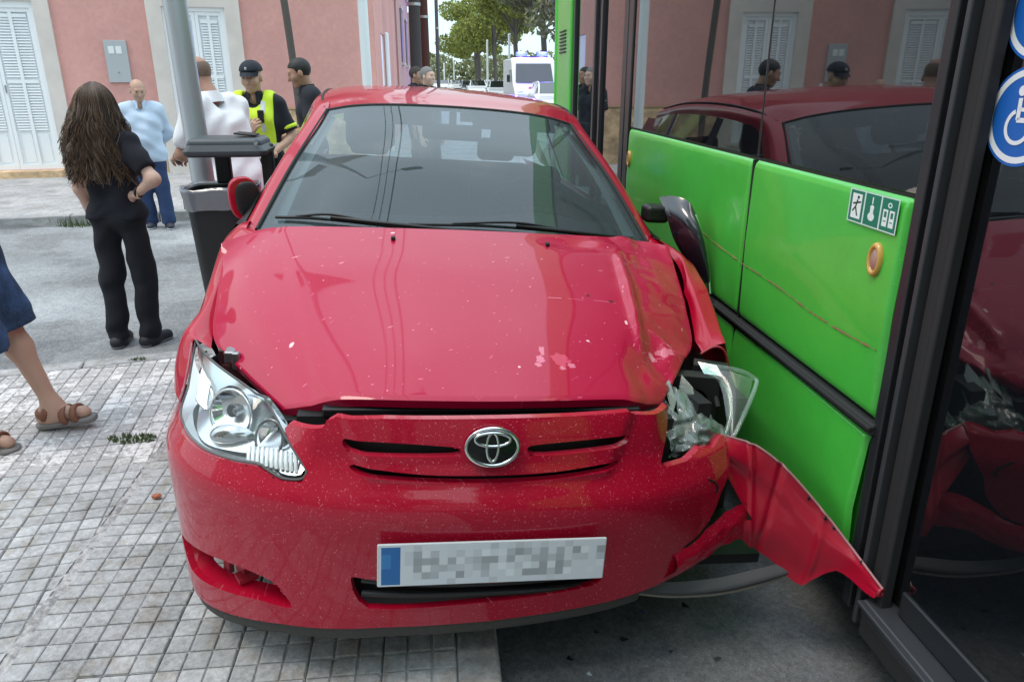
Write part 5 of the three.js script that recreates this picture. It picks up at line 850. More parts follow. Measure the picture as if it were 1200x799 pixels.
  if (o.sandals) for (const s of 'LR') { const fb = foot(s), a = J['an' + s], d = vnorm(J['toe' + s]), fl = a[1] - .085; const up = vnorm(vcross(vcross(d, [0, 1, 0]), d)), m = frameM([a[0], a[1] - .045, a[2]], d, [0, 1, 0]);
    add('sandal_sole', shell([[vadd(fb[0][0], up, -.028), vadd(fb[0][1], up, -.02), .046, .048]], 0, .02, .009, (x, y, z) => { const q = (x - a[0]) * up[0] + (y - a[1]) * up[1] + (z - a[2]) * up[2]; return Math.max(q + .068, -q - .098); }), o.sandals.sole, t);
    for (const [k, r] of [[-.02, .050], [.055, .050], [.10, .046]]) { const g = new THREE.TorusGeometry(r, .010, 8, 24); g.scale(1, .82, 1.6); g.rotateX(k < 0 ? .5 : -.15); g.translate(0, k < 0 ? .02 : -.008, k); g.applyMatrix4(m); add('sandal_strap', g, o.sandals.strap, t); }
    const hb = new THREE.TorusGeometry(.046, .009, 8, 24, Math.PI); hb.rotateX(Math.PI / 2); hb.rotateY(Math.PI); hb.scale(1, 2.2, 1); hb.translate(0, .02, -.02); hb.applyMatrix4(m); add('heel_strap', hb, o.sandals.strap, t); }
  const onHead = g => g.applyMatrix4(hm);
  if (o.hair === 'short') add('hair', onHead(nets((x, y, z) => Math.max(ellD(x, y, z, [0, .035, -.014], [.083, .096, .104]) + .004 * (fbm(x * 90, y * 90, z * 90, 2) - .5), tab([[-.1, -.06], [-.03, -.035], [0, -.02], [.022, -.008], [.036, .05], [.07, .070], [.1, .074]], z) - y), [-.1, -.1, -.13], [.1, .15, .12], .0065)), o.hairMat ?? std(lin(.012, .011, .011), .6), t);
  if (o.hair === 'thin') add('hair', onHead(nets((x, y, z) => Math.max(ellD(x, y, z, [0, .035, -.014], [.0795, .091, .1]), -(y - .0 + Math.max(0, -z) * .9), y - .055 + Math.max(0, z) * .6, z - .02), [-.1, -.1, -.13], [.1, .15, .12], .006)), o.hairMat ?? std(lin(.22, .18, .16), .8), t);
  if (o.cap) { const c = add('cap', onHead(nets((x, y, z) => Math.max(ellD(x, y, z, [0, .052, -.012], [.092, .085, .108]) + 0, -(y - .052 - z * .12)), [-.12, .02, -.14], [.12, .16, .12], .0075)), o.cap, t); add('peak', onHead((() => { const g = grid(16, 6, (u, v) => { const a = lerp(-1.15, 1.15, u), r = lerp(.092, .155, v) * (1 - .12 * Math.abs(a)); return [Math.sin(a) * lerp(.088, .082, v), .058 + .006 - .030 * v - .02 * Math.abs(a) * Math.abs(a) * .5, Math.cos(a) * r - .006]; }); return g; })()), o.cap, c); add('cap_badge', onHead((() => { const g = new THREE.SphereGeometry(.011, 10, 8); g.scale(1, 1.2, .4); g.translate(0, .085, .088); return g; })()), M.alu, c); }
  if (o.extra) o.extra(t, J, hm);
  return t;
}
const navy = std(lin(.007, .009, .017), .85), denim = std(lin(1, 1, 1), .9, 0, { map: dataTex(256, (u, v) => { const k = .8 + (tn(u, v, 5, 3) - .5) * .9 + (tn(u, v, 90, 8) - .5) * .5; return [.20 * k, .30 * k, .45 * k]; }, true, [3, 3]) }), denimDk = std(lin(.022, .045, .12), .9), blackCloth = std(lin(.006, .007, .012), .9);
// woman with long wavy hair, seen from behind, hand on hip
person({
  label: 'woman in black with long wavy brown hair, seen from behind, hand on hip', pos: [-2.37, 0, -4.43], turn: 180 * R - .10, h: 1.57, girth: .84, skin: skinC, seed: 2,
  pose: { shL: [.165, 1.36, -.02], shR: [-.165, 1.37, -.02], elL: [.215, 1.09, -.02], wrL: [.205, .84, .05], elR: [-.335, 1.16, -.075], wrR: [-.185, 1.055, -.06], handR: [.85, -.1, .30], palmR: [-.2, .1, -1], curlR: .3, thumbR: 1, look: [-.12, -.05, 1], anL: [.13, .085, -.03], anR: [-.075, .085, .02], knL: [.125, .50, .01], knR: [-.09, .5, .04], toeL: [.2, 0, 1], toeR: [-.35, 0, 1], hipL: [.088, .92, 0], hipR: [-.088, .93, 0] },
  shirt: { mat: std(lin(.006, .007, .014), .9), sleeve: .62, hem: .90, low: true, fold: .011 }, trousers: { mat: blackCloth, wide: .012, fold: .013, ff: 20 }, shoes: std(lin(.012, .013, .02), .6), soles: std(lin(.2, .2, .21), .7),
  extra(t, J) {
    const hm1 = std(lin(.085, .050, .032), .4), hm2 = std(lin(.21, .125, .075), .4), hm3 = std(lin(.035, .022, .016), .45);
    const vol = nets((x, y, z) => { let d = ellD(x, y, z, [0, 1.635, -.01], [.092, .105, .108]); d = smin(d, ellD(x, y, z, [.02, 1.47, -.075], [.125, .17, .075]), .06); d = smin(d, ellD(x, y, z, [.045, 1.30, -.105], [.135, .13, .055]), .06); d += .020 * (fbm(x * 14, y * 9, z * 14, 3) - .5) + .010 * Math.sin(y * 44 + x * 22 + 6 * fbm(x * 7, y * 3, z * 7, 2)) * sst(1.66, 1.45, y) + .006 * Math.sin(Math.atan2(x, -z) * 26 + 4 * fbm(x * 8, y * 8, z * 8, 2)); return Math.max(d, -(Math.max(0, z - .03) - .0) * 0 + (z > .045 ? (z - .045) * 2 + (1.66 - y) * .6 - .04 : -1)); }, [-.17, 1.14, -.20], [.21, 1.77, .13], .009);
    const h = add('hair', vol, hm1, t);
    const S = [[], [], []];
    for (let i = 0; i < 2300; i++) {
      const a = rr(-1.75, 1.75), top = [0, 1.747 - Math.pow(rnd(), 3) * .06, 0], len = rr(.36, .60), fan = a * .07 + .03 + rr(-.02, .02), ph = Math.round(a * 4) * 1.7 + rr(-.6, .6), wf = 34 + 8 * Math.sin(a * 3), pts = [];
      for (let k = 0; k <= 13; k++) { const q = Math.pow(k / 13, 1.5), y = top[1] - q * len; const wob = .016 * sst(.3, .8, q); const hd = y > 1.64 ? Math.sqrt(Math.max(.02, 1 - ((y - 1.635) / .112) ** 2)) : 1; const bx = Math.sin(a) * lerp(.094, .115, sst(.2, .7, q)) * hd + fan * q + wob * Math.sin(y * wf + ph); const bz = -.012 - Math.cos(a) * lerp(.110, .085, sst(.25, .9, q)) * hd - .055 * sst(.25, .8, q) * Math.max(0, Math.cos(a)) - .02 * q + wob * Math.cos(y * wf * .9 + ph); pts.push([bx, y, bz]); }
      S[i % 3 === 0 && rnd() < .8 ? 1 : rnd() < .4 ? 2 : 0].push(tube(pts, rr(.0010, .0021), 16, 3));
    }
    S.forEach((s, i) => { const m = add('hair_locks', merge(s), [hm1, hm2, hm3][i], h); m.userData.kind = 'stuff'; });
    add('wristband', (() => { const g = new THREE.TorusGeometry(.031, .008, 8, 24); g.rotateY(Math.PI / 2 - .3); g.translate(-.215, 1.075, -.066); return g; })(), M.black, t);
    add('wristband', (() => { const g = new THREE.TorusGeometry(.029, .006, 8, 24); g.rotateX(Math.PI / 2); g.translate(.206, .865, .045); return g; })(), std(lin(.7, .72, .75), .5), t);
    add('phone', rbox(.016, .12, .065, .006, .195, .74, .08, 0, .3), M.black, t);
    add('sleeve_print', (() => { const g = new THREE.PlaneGeometry(.045, .012); g.rotateY(Math.PI); g.rotateZ(.35); g.translate(-.215, 1.335, -.098); return g; })(), std(lin(.6, .62, .65), .7), t);
  },
});
// man walking past in denim shorts and sandals, mostly outside the frame
person({
  label: 'person walking in denim shorts and brown sandals on the pavement', pos: [-2.27, PV, -2.90], turn: 92 * R, h: 1.74, skin: skinA, seed: 6,
  pose: { hipL: [.09, .92, 0], knL: [.095, .51, .10], anL: [.10, .11, .22], toeL: [.05, .12, 1], hipR: [-.09, .92, 0], knR: [-.095, .50, .09], anR: [-.10, .10, .0], toeR: [-.05, -.10, 1], elR: [-.235, 1.12, .08], wrR: [-.20, .92, .06], elL: [.235, 1.11, -.14], wrL: [.22, .90, -.17] },
  shirt: { mat: std(lin(.45, .48, .62), .9), sleeve: .55, hem: .86, low: true, loose: .022 }, trousers: { mat: denim, len: .3, cut: .10, wide: .042, fold: .012, ff: 16 }, hair: 'short',
  sandals: { sole: std(lin(.20, .19, .18), .8), strap: std(lin(.20, .075, .04), .6) },
});
// man in a light blue shirt and jeans, hands behind his back
person({
  label: 'bald man in light blue shirt and jeans, hands behind his back', pos: [-4.02, 0, -8.36], turn: 22 * R, h: 1.60, girth: .96, belly: true, skin: skinA, seed: 9,
  pose: { elL: [.25, 1.12, -.13], wrL: [.10, .97, -.19], elR: [-.25, 1.12, -.13], wrR: [-.10, .99, -.19], look: [.25, -.35, 1], anL: [.12, .085, .05], anR: [-.08, .085, -.06] },
  shirt: { mat: std(lin(.50, .60, .74), .85), sleeve: 1.5, hem: .80, low: true, collar: true, loose: .020, fold: .007, ff: 34 }, trousers: { mat: denimDk, wide: .020, waist: .94 }, shoes: std(lin(.03, .035, .05), .6), soles: std(lin(.6, .6, .6), .7), hair: 'thin',
});
// man in a white polo shirt, bent over, reading something in his hands
person({
  label: 'man in white polo shirt bent over beside the litter bin, looking at his hands', pos: [-1.87, 0, -5.1], turn: -118 * R, h: 1.78, girth: .98, skin: skinB, seed: 12,
  pose: { chest: [0, 1.25, .10], neck: [0, 1.42, .16], head: [0, 1.565, .245], headUp: [0, 1, .35], look: [0, -.55, 1], shL: [.18, 1.37, .12], shR: [-.18, 1.37, .12], elL: [.24, 1.10, .20], wrL: [.11, 1.06, .42], elR: [-.24, 1.10, .20], wrR: [-.09, 1.05, .43], handL: [-.5, -.1, .8], handR: [.5, -.1, .8], curlL: 1.1, curlR: 1.1, palmL: [.5, .8, .2], palmR: [-.5, .8, .2] },
  shirt: { mat: std(lin(.80, .80, .84), .85), sleeve: .75, hem: .84, low: true, collar: true, loose: .018, fold: .009, ff: 32, neckR: .04 }, trousers: { mat: navy, wide: .02, waist: .95 }, shoes: M.black, hair: 'thin', hairMat: std(lin(.20, .14, .11), .8),
  extra(t, J) { add('watch', (() => { const g = new THREE.TorusGeometry(.031, .008, 8, 20); g.rotateX(.3); g.translate(.125, 1.065, .385); return g; })(), M.black, t); add('slip_of_paper', rbox(.10, .003, .07, .001, .0, 1.06, .52, 0, .3), std(lin(.35, .2, .14), .7), t); },
});
// police officer in a high visibility vest with a cap and papers
const hivis = std(lin(.60, .80, .035), .75);
person({
  label: 'police officer in yellow high visibility vest and dark cap holding papers', pos: [-2.16, 0, -6.5], turn: 4 * R, h: 1.74, girth: 1.06, skin: skinA, seed: 15,
  pose: { elL: [.285, 1.13, -.03], wrL: [.145, 1.00, .22], handL: [-.9, .05, .3], palmL: [.1, .3, 1], curlL: .9, elR: [-.23, 1.12, .0], wrR: [-.02, 1.16, .23], handR: [.4, .5, .1], palmR: [-.3, .0, 1], curlR: 1, look: [-.15, -.2, 1] },
  shirt: { mat: navy, sleeve: .72, hem: .92, collar: true }, vest: { mat: hivis, hem: .97 }, trousers: { mat: navy, wide: .02 }, shoes: M.black, cap: std(lin(.010, .013, .024), .8),
  extra(t, J) {
    add('belt', shell([[[.06, .985, 0], [-.06, .985, 0], .118, .118]], .012, .04, .012, (x, y) => Math.abs(y - .975) - .028), M.black, t); add('holster', rbox(.06, .17, .09, .02, .185, .90, .03), M.black, t); add('radio_pouch', rbox(.05, .11, .05, .012, .12, .955, .13), M.black, t);
    add('sleeve_band', (() => { const g = new THREE.TorusGeometry(.064, .014, 8, 28); g.scale(1, 1, 1.4); g.rotateX(Math.PI / 2); g.rotateZ(.35); g.translate(.250, 1.205, -.03); return g; })(), hivis, t);
    add('papers', rbox(.27, .012, .19, .003, .02, 1.01, .30, 0, .25, .06), std(lin(.78, .79, .82), .7), t); add('clipboard', rbox(.26, .008, .18, .003, .03, 1.026, .30, 0, .25, .06), std(lin(.04, .05, .09), .5), t);
    add('vest_radio', rbox(.05, .10, .03, .008, .075, 1.30, .145), M.black, t);
  },
});
// officer in dark uniform seen from the side
const badgeM = std(lin(.65, .70, .74), .6), patchM = std(lin(.10, .22, .36), .6);
const darkCop = (o, arm) => person({ h: 1.76, girth: 1.03, skin: skinB, hair: 'short', shoes: M.black, shirt: { mat: navy, sleeve: .68, hem: .92, collar: true }, trousers: { mat: navy, wide: .02 }, ...o,
  extra(t, J) { for (const s of ['L', 'R']) { const e = J['sh' + s], k = s === 'L' ? 1 : -1; const g = new THREE.SphereGeometry(.040, 16, 10); g.scale(.25, 1.1, .8); g.translate(e[0] + k * .072, e[1] - .095, e[2]); const b = add('shoulder_badge', g, badgeM, t); const g2 = new THREE.SphereGeometry(.024, 14, 8); g2.scale(.25, 1.1, .8); g2.translate(e[0] + k * .079, e[1] - .095, e[2]); add('badge_centre', g2, patchM, b); } add('back_print', rbox(.22, .06, .006, .002, 0, 1.29, J.chest[2] - .128), std(lin(.30, .40, .50), .6), t); add('belt', shell([[[.06, .985, 0], [-.06, .985, 0], .112, .112]], .012, .04, .012, (x, y) => Math.abs(y - .975) - .028), M.black, t); } });
darkCop({ label: 'bareheaded dark haired officer in navy uniform behind the red car', pos: [-1.93, 0, -7.4], turn: -72 * R, h: 1.80, seed: 21, pose: { neck: [0, 1.43, .02], head: [0, 1.585, .07], look: [0, -.35, 1], elL: [.25, 1.12, .03], wrL: [.12, 1.05, .25], elR: [-.25, 1.12, .03], wrR: [-.12, 1.05, .25] } });
darkCop({ label: 'grey haired officer in navy uniform facing the bus', pos: [-1.16, 0, -10.7], turn: 60 * R, h: 1.76, skin: skinC, hair: 'short', hairMat: std(lin(.20, .19, .185), .8), seed: 24, pose: {} });
darkCop({ label: 'brown haired officer in navy uniform standing behind the wooden pole', pos: [-1.47, 0, -12.0], turn: 75 * R, h: 1.78, skin: skinB, hair: 'short', hairMat: std(lin(.05, .04, .035), .8), seed: 27, pose: { elL: [.24, 1.12, .0], wrL: [.2, .9, .12] } });

// ---------------------------------------------------------------- street furniture
const galv = std(lin(.50, .53, .56), .42, .55);
{
  // lamp post with a curved arm over the street; it leans a little
  const lp = thing('lamp_post', 'galvanised grey lamp post standing behind the litter bin', 'lamp post', [-1.62, PV - .01, -3.98]); lp.rotation.z = 1.3 * R;
  add('post', cyl(.060, .050, 6.9, 24, 0, 3.45, 0), galv, lp); add('base_plate', cyl(.10, .10, .02, 20, 0, .012, 0), galv, lp);
  add('arm', tube([[0, 6.85, 0], [.08, 7.2, -.05], [.4, 7.45, -.25], [.95, 7.5, -.6]], .024, 30, 8), galv, lp);
  // traffic signs above head height: a triangle and a plate, seen only mirrored in the bonnet
  const tri = new THREE.Shape([[0, -.35], [.62, 0], [0, .35]].map(p => new THREE.Vector2(...p))); const tg = new THREE.ExtrudeGeometry(tri, { depth: .012, bevelEnabled: false }); tg.translate(.05, 3.3, .05); add('triangle_sign', tg, std(lin(.3, .3, .31), .5, .4), lp); add('plate_sign', box(.34, .55, .012, -.26, 3.15, .056), std(lin(.3, .3, .31), .5, .4), lp);
  const hd = add('lamp_head', rbox(.5, .11, .24, .05, 1.15, 7.47, -.72, .57), std(lin(.2, .21, .22), .4), lp); add('lamp_glass', rbox(.36, .03, .18, .012, 1.15, 7.405, -.72, .57), std(lin(.6, .6, .58), .2), hd);
}
{
  const bn = thing('litter_bin', 'dark grey hooded litter bin lined with a plastic bag', 'litter bin', [-1.455, PV - .03, -3.74], .12);
  const grey = std(lin(.055, .068, .078), .42), body = std(lin(.011, .012, .014), .45), dark = std(lin(.010, .011, .012), .5);
  const hood = (() => { const g = new RoundedBoxGeometry(.385, .080, .30, 5, .03); const p = g.attributes.position; for (let i = 0; i < p.count; i++) if (p.getY(i) > 0) { const k = .90; p.setX(i, p.getX(i) * k); p.setZ(i, p.getZ(i) * k); p.setY(i, p.getY(i) + .018 * (1 - (p.getX(i) / .2) ** 2)); } g.computeVertexNormals(); g.translate(.065, 1.200, 0); return g; })();
  add('hood', hood, grey, bn); add('stub_plate', rbox(.10, .008, .12, .003, .155, 1.262, .02, 0, 0, -.10), dark, bn);
  add('lock', cyl(.008, .008, .01, 10, .22, 1.225, .151, Math.PI / 2), M.alu, bn);
  add('support', rbox(.075, .18, .05, .01, -.005, 1.10, -.11), dark, bn); add('support', rbox(.06, .50, .06, .01, .225, .96, -.07), dark, bn);
  // tapered body, square with round corners, open at the top
  const sec = (w, y) => Array.from({ length: 41 }, (_, i) => { const a = i / 40 * 2 * Math.PI, c = Math.cos(a), s = Math.sin(a), k = Math.pow(Math.abs(c) ** 4 + Math.abs(s) ** 4, -.25); return [c * k * w, y, s * k * w * .92]; });
  const loft = rows => { const g = grid(40, rows.length - 1, (u, v) => rows[Math.round(v * (rows.length - 1))][Math.round(u * 40)]); return g; };
  add('body', loft([sec(.11, .30), sec(.122, .305), sec(.128, .33), sec(.160, .96), sec(.164, 1.0), sec(.150, 1.0), sec(.12, .35)]), body, bn);
  add('bag', loft(Array.from({ length: 12 }, (_, j) => { const t = j / 11; const y = t < .5 ? lerp(.915, 1.028, t / .5) : lerp(1.028, .80, (t - .5) / .5), w = t < .5 ? .170 + .002 * j : lerp(.168, .13, (t - .5) / .5); return sec(w, y).map((p, i) => { const k = 1 + .06 * (fbm(i * .9 + 3, j * .5, 1, 2) - .5) * (i % 40 === 0 ? 0 : 1); return [p[0] * k, p[1] + .03 * (fbm((i % 40) * .35, j * .3, 4, 2) - .5), p[2] * k]; }); })), phy(lin(.17, .18, .20), { roughness: .22, clearcoat: .8 }), bn);
  add('foot', rbox(.10, .34, .08, .01, 0, .16, -.05), dark, bn);
}
{
  const p = [-2.02, PV, -10.9];
  const s = thing('sign_post', 'thick white post with a red round sign at the house corner', 'sign post', p);
  add('post', cyl(.07, .066, 3.3, 20, 0, 1.65, 0), std(lin(.74, .77, .79), .5), s);
  const d = add('sign_disc', (() => { const g = new THREE.CylinderGeometry(.30, .30, .02, 40); g.rotateX(Math.PI / 2); g.rotateY(72 * R); g.translate(.10, 2.98, .02); return g; })(), std(lin(.55, .02, .03), .4), s);
  add('bracket', rbox(.12, .05, .05, .008, .06, 2.95, .02), M.steel, s);
  const q = thing('bollard_post', 'slim white post beside the side wall of the pink house', 'post', [-2.62, PV, -16.6]); add('post', cyl(.05, .05, 2.35, 16, 0, 1.17, 0), std(lin(.78, .8, .82), .5), q); add('cap', new THREE.SphereGeometry(.05, 14, 8).translate(0, 2.35, 0), std(lin(.78, .8, .82), .5), q);
}
// wooden poles with cables
function woodPole(x, z, h, r, col, lean, label) {
  const t = thing('utility_pole', label, 'pole', [x, PV - .02, z]); t.rotation.z = lean; add('pole', cyl(r, r * .75, h, 16, 0, h / 2, 0), std(lin(...col), .9, 0, { bumpMap: cementBump, bumpScale: .01 }), t);
  for (const y of [h - .3, h - .8]) { const b = add('crossarm', rbox(1.1, .09, .09, .01, 0, y, .12), std(lin(.2, .2, .2), .7), t); for (const k of [-.45, 0, .45]) add('insulator', cyl(.03, .045, .14, 10, k, y + .11, .12), std(lin(.5, .5, .48), .3), b); }
  add('clamp_band', cyl(r * 1.02, r * 1.01, .06, 16, 0, 3.0, 0), M.steel, t);
}
woodPole(-2.10, -17.2, 8.2, .135, [.055, .05, .052], -.004, 'dark tarred wooden pole beyond the red car roof');
woodPole(-2.25, -20.6, 8.6, .125, [.075, .028, .022], .006, 'reddish brown wooden pole behind the officers');
woodPole(-2.35, -25.0, 8.4, .06, [.10, .10, .11], 0, 'thin grey pole carrying the street cable');
{
  const cable = (pts, r, label) => single('overhead_cable', label, 'cable', tube(pts, r, 60, 5), M.black, 'overhead cables');
  const cat = (a, b, sag) => Array.from({ length: 9 }, (_, i) => { const t = i / 8; const p = vmix(a, b, t); p[1] -= sag * 4 * t * (1 - t); return p; });
  cable(cat([-2.4, 7.9, -17.2], [-.55, 7.4, 6], .35), .012, 'black cable strung along the street above the car');
  cable(cat([-2.1, 7.9, -17.2], [-.42, 7.3, 6], .42), .012, 'black cable strung along the street above the car');
  cable(cat([-1.8, 7.4, -17.2], [-.25, 6.9, 6], .30), .016, 'black cable strung along the street above the car');
  cable(cat([-2.35, 5.2, -25], [5.5, 7.0, -52], .5), .02, 'black cable crossing from the thin pole to the trees');
  cable(cat([-2.1, 5.6, -17.2], [-3.9, 5.2, -14.2], .1), .02, 'black cable from the tarred pole to the pink house');
  cable(cat([-2.2, 4.0, -17.2], [-3.2, 3.8, -23], .1), .025, 'pale conduit between the pole and the row house');
}
// slender street tree in front of the pink wall
const barkM = std(lin(.115, .10, .09), .95, 0, { bumpMap: cementBump, bumpScale: .01 });
function leafCloud(lumps, n, size, cols) {
  const pos = [], col = [], nor = [];
  for (let i = 0; i < n; i++) {
    const L = lumps[Math.floor(rnd() * lumps.length)]; let x, y, z, d; do { x = rr(-1, 1); y = rr(-1, 1); z = rr(-1, 1); d = x * x + y * y + z * z; } while (d > 1); const k = Math.pow(d, -.14);
    const p = [L[0] + x * k * L[3], L[1] + y * k * L[4], L[2] + z * k * L[3]], s = size * rr(.6, 1.4), a = vnorm([rr(-1, 1), rr(-.6, 1), rr(-1, 1)]), b = vnorm(vcross(a, [rr(-1, 1), rr(-1, 1), rr(-1, 1)])), c = vcross(a, b);
    const q = [vadd(p, b, s), vadd(p, c, s * .45), vadd(p, b, -s), vadd(p, c, -s * .45)]; const cc = cols[Math.floor(rnd() * cols.length)], v = rr(.75, 1.25);
    for (const m of [0, 1, 2, 0, 2, 3]) { pos.push(...q[m]); nor.push(...a); col.push(cc[0] * v, cc[1] * v, cc[2] * v); }
  }
  const g = new THREE.BufferGeometry(); g.setAttribute('position', new THREE.Float32BufferAttribute(pos, 3)); g.setAttribute('normal', new THREE.Float32BufferAttribute(nor, 3)); g.setAttribute('color', new THREE.Float32BufferAttribute(col, 3)); return g;
}
const leafM = phy(lin(1, 1, 1), { vertexColors: true, roughness: .85, transmission: .25, thickness: 0 });
{
  const p = HP(-1.35, 2.6); const t = thing('street_tree', 'slender grey trunked tree in front of the pink house wall', 'tree', [p[0], PV, p[2]]);
  add('trunk', tube([[.03, 0, 0], [.02, 1.2, 0], [-.03, 2.3, .02], [-.10, 3.1, 0]], .05, 20, 8), barkM, t);
  add('limb', tube([[-.06, 2.8, 0], [-.35, 3.4, .1], [-.7, 4.0, .1]], .028, 12, 6), barkM, t); add('limb', tube([[-.08, 3.0, 0], [.15, 3.6, -.1], [.35, 4.2, 0]], .028, 12, 6), barkM, t);
  add('crown', leafCloud([[-.5, 4.4, 0, .8, .6], [.2, 4.6, .1, .8, .7], [-.1, 5.2, -.1, .8, .6]], 2600, .06, [[.06, .10, .03], [.09, .13, .04]]), leafM, t);
}
// row of pines along the far right kerb
const whiteBark = std(lin(.52, .52, .50), .9);
function pine(lat, d, h, r, label, tint, n) {
  const x = lat * Math.cos(SA) - d * Math.sin(SA), z = -lat * Math.sin(SA) - d * Math.cos(SA); const t = thing('pine_tree', label, 'tree', [x, 0, z], 0, 'trees along the street');
  add('trunk', tube([[0, 0, 0], [.05, h * .25, .05], [-.08, h * .5, 0], [.1, h * .72, .05]], .17, 20, 9), barkM, t); add('painted_trunk', cyl(.19, .18, 1.5, 12, 0, .75, 0), whiteBark, t);
  const lumps = []; for (let i = 0; i < 13; i++) { const a = rr(0, 6.28), q = Math.sqrt(rnd()) * r * .75, y = h * rr(.48, .95); const s = r * rr(.28, .5) * (1.15 - .4 * (y / h)); lumps.push([Math.cos(a) * q, y, Math.sin(a) * q, s, s * .62]); }
  for (let i = 0; i < 6; i++) { const L = lumps[i]; add('limb', tube([[0, h * .42, 0], [L[0] * .5, lerp(h * .45, L[1], .55), L[2] * .5], [L[0], L[1], L[2]]], .06, 10, 6), barkM, t); }
  add('crown', leafCloud(lumps, n, .17, tint), leafM, t);
}
const warm = [[.24, .27, .04], [.31, .31, .06], [.17, .21, .045]], cool = [[.14, .17, .06], [.19, .21, .08], [.23, .22, .10]];
pine(7.6, 38, 9.2, 3.6, 'broad dark crowned tree behind the white van', cool, 9000);
pine(6.9, 47, 9.5, 3.9, 'greyish green tree whose crown hangs over the white van', cool, 9000);
pine(6.4, 58, 10.5, 5.0, 'yellow green leafy tree, widest of the row, left of the white van', warm, 16000);
pine(6.0, 72, 10.0, 4.6, 'yellow green tree standing over the parked cars', warm, 12000);
pine(8.8, 41, 9.4, 4.4, 'tall grey green tree rising behind the rear of the bus', cool, 10000);
pine(5.2, 82, 9.6, 4.6, 'rounded yellow green tree between the far parked cars', warm, 9000);
pine(5.4, 90, 8.5, 3.6, 'small far tree at the end of the row of parked cars', warm, 5000);
{
  const g = leafCloud(Array.from({ length: 26 }, (_, i) => [-32 + i * 1.9, 2.6 + rr(-.6, 1.6), -150 + rr(-6, 6), 3.2, 2.6]), 9000, .42, cool); const m = add('distant_trees', g, leafM, scene); m.userData.kind = 'stuff'; tag(m, 'hazy far trees closing the end of the street', 'trees');
}
// slim white street posts
for (const [px, d, h, lab] of [[5.1, 50, 4.2, 'tall slim white post rising just behind the police van'], [4.6, 62, 4.4, 'tall slim white post under the yellow green trees'], [2.9, 92, 3.6, 'thin white post nearer the trees of the two before the far wood'], [1.9, 100, 3.4, 'thin white post nearer the grey pole of the two before the far wood']]) { const x = px * Math.cos(SA) - d * Math.sin(SA), z = -px * Math.sin(SA) - d * Math.cos(SA); const t = thing('street_post', lab, 'post', [x, 0, z], 0, 'white posts along the street'); add('shaft', cyl(.085, .07, h, 12, 0, h / 2, 0), std(lin(.75, .76, .77), .5), t); add('top_cap', new THREE.SphereGeometry(.09, 12, 8).translate(0, h, 0), std(lin(.75, .76, .77), .5), t); }
// parked cars, facing the camera (+z)
function smallCar(paint) {
  const t = new THREE.Group(); const prof = [[-1.95, .25], [-2.0, .55], [-1.95, .78], [-1.75, .92], [-1.0, .98], [1.0, .98], [1.1, .93], [1.85, .78], [2.0, .60], [2.0, .28]];
  const bodyG = (() => { const s = new THREE.Shape(prof.map(p => new THREE.Vector2(...p))); const g = new THREE.ExtrudeGeometry(s, { depth: 1.54, bevelEnabled: true, bevelThickness: .09, bevelSize: .07, bevelSegments: 4, steps: 1 }); g.translate(0, 0, -.77); g.rotateY(-Math.PI / 2); return g; })();
  add('body', bodyG, paint, t);
  const cab = (() => { const rows = [[-1.85, .95, .70], [-1.35, 1.42, .58], [.15, 1.46, .56], [1.05, .96, .70]]; return grid(8, 3, (u, v) => { const [z, y, w] = rows[Math.round(v * 3)]; return [lerp(-w, w, u), y + .02 * Math.sin(u * 3.14), z]; }); })();
  const dk = phy(lin(.012, .015, .018), { roughness: .06, clearcoat: 1 });
  const sideG = s => { const P = [[-1.85, .95, .70], [-1.35, 1.42, .58], [.15, 1.46, .56], [1.05, .96, .70]].map(([z, y, w]) => [s * w, y, z]); const g = new THREE.BufferGeometry(); g.setAttribute('position', new THREE.Float32BufferAttribute([P[0], P[1], P[2], P[0], P[2], P[3]].flat(), 3)); g.computeVertexNormals(); return g; };
  const quadG = (a, b, up = 0) => grid(8, 4, (u, v) => { const w = lerp(a[2], b[2], v); return [lerp(-w, w, u), lerp(a[1], b[1], v) + .02 * Math.sin(u * 3.14) + up, lerp(a[0], b[0], v)]; });
  add('windscreen', quadG([1.05, .96, .70], [.15, 1.45, .56]), dk, t); add('rear_window', quadG([-1.85, .95, .70], [-1.35, 1.42, .58]), dk, t); add('roof', quadG([.15, 1.46, .56], [-1.35, 1.43, .58], .01), paint, t); add('side_window', sideG(1), dk, t); add('side_window', sideG(-1), dk, t);
  for (const s of [-1, 1]) { add('pillar', tube([[s * .70, .96, 1.06], [s * .57, 1.46, .16], [s * .59, 1.43, -1.35]], .035, 14, 6), paint, t); add('headlamp', rbox(.34, .13, .12, .04, s * .58, .70, 1.98), phy(lin(.8, .82, .85), { roughness: .1, clearcoat: 1 }), t); add('mirror', rbox(.16, .12, .08, .03, s * .92, 1.0, .75), paint, t); for (const z of [-1.25, 1.3]) add('wheel', cyl(.31, .31, .2, 20, s * .78, .31, z, 0, Math.PI / 2), M.rubber, t); }
  add('grille', rbox(.8, .1, .05, .02, 0, .62, 2.06), M.black, t); add('number_plate', rbox(.5, .11, .02, .004, 0, .45, 2.085), M.white, t); add('lower_intake', rbox(1.1, .12, .05, .02, 0, .34, 2.06), M.black, t);
  return t;
}
const cpaint = (r, g, b) => phy(lin(r, g, b), { roughness: .35, clearcoat: 1, clearcoatRoughness: .05 });
const pWhite = cpaint(.75, .76, .78), pSilver = cpaint(.55, .57, .6), pDark = cpaint(.05, .06, .08);
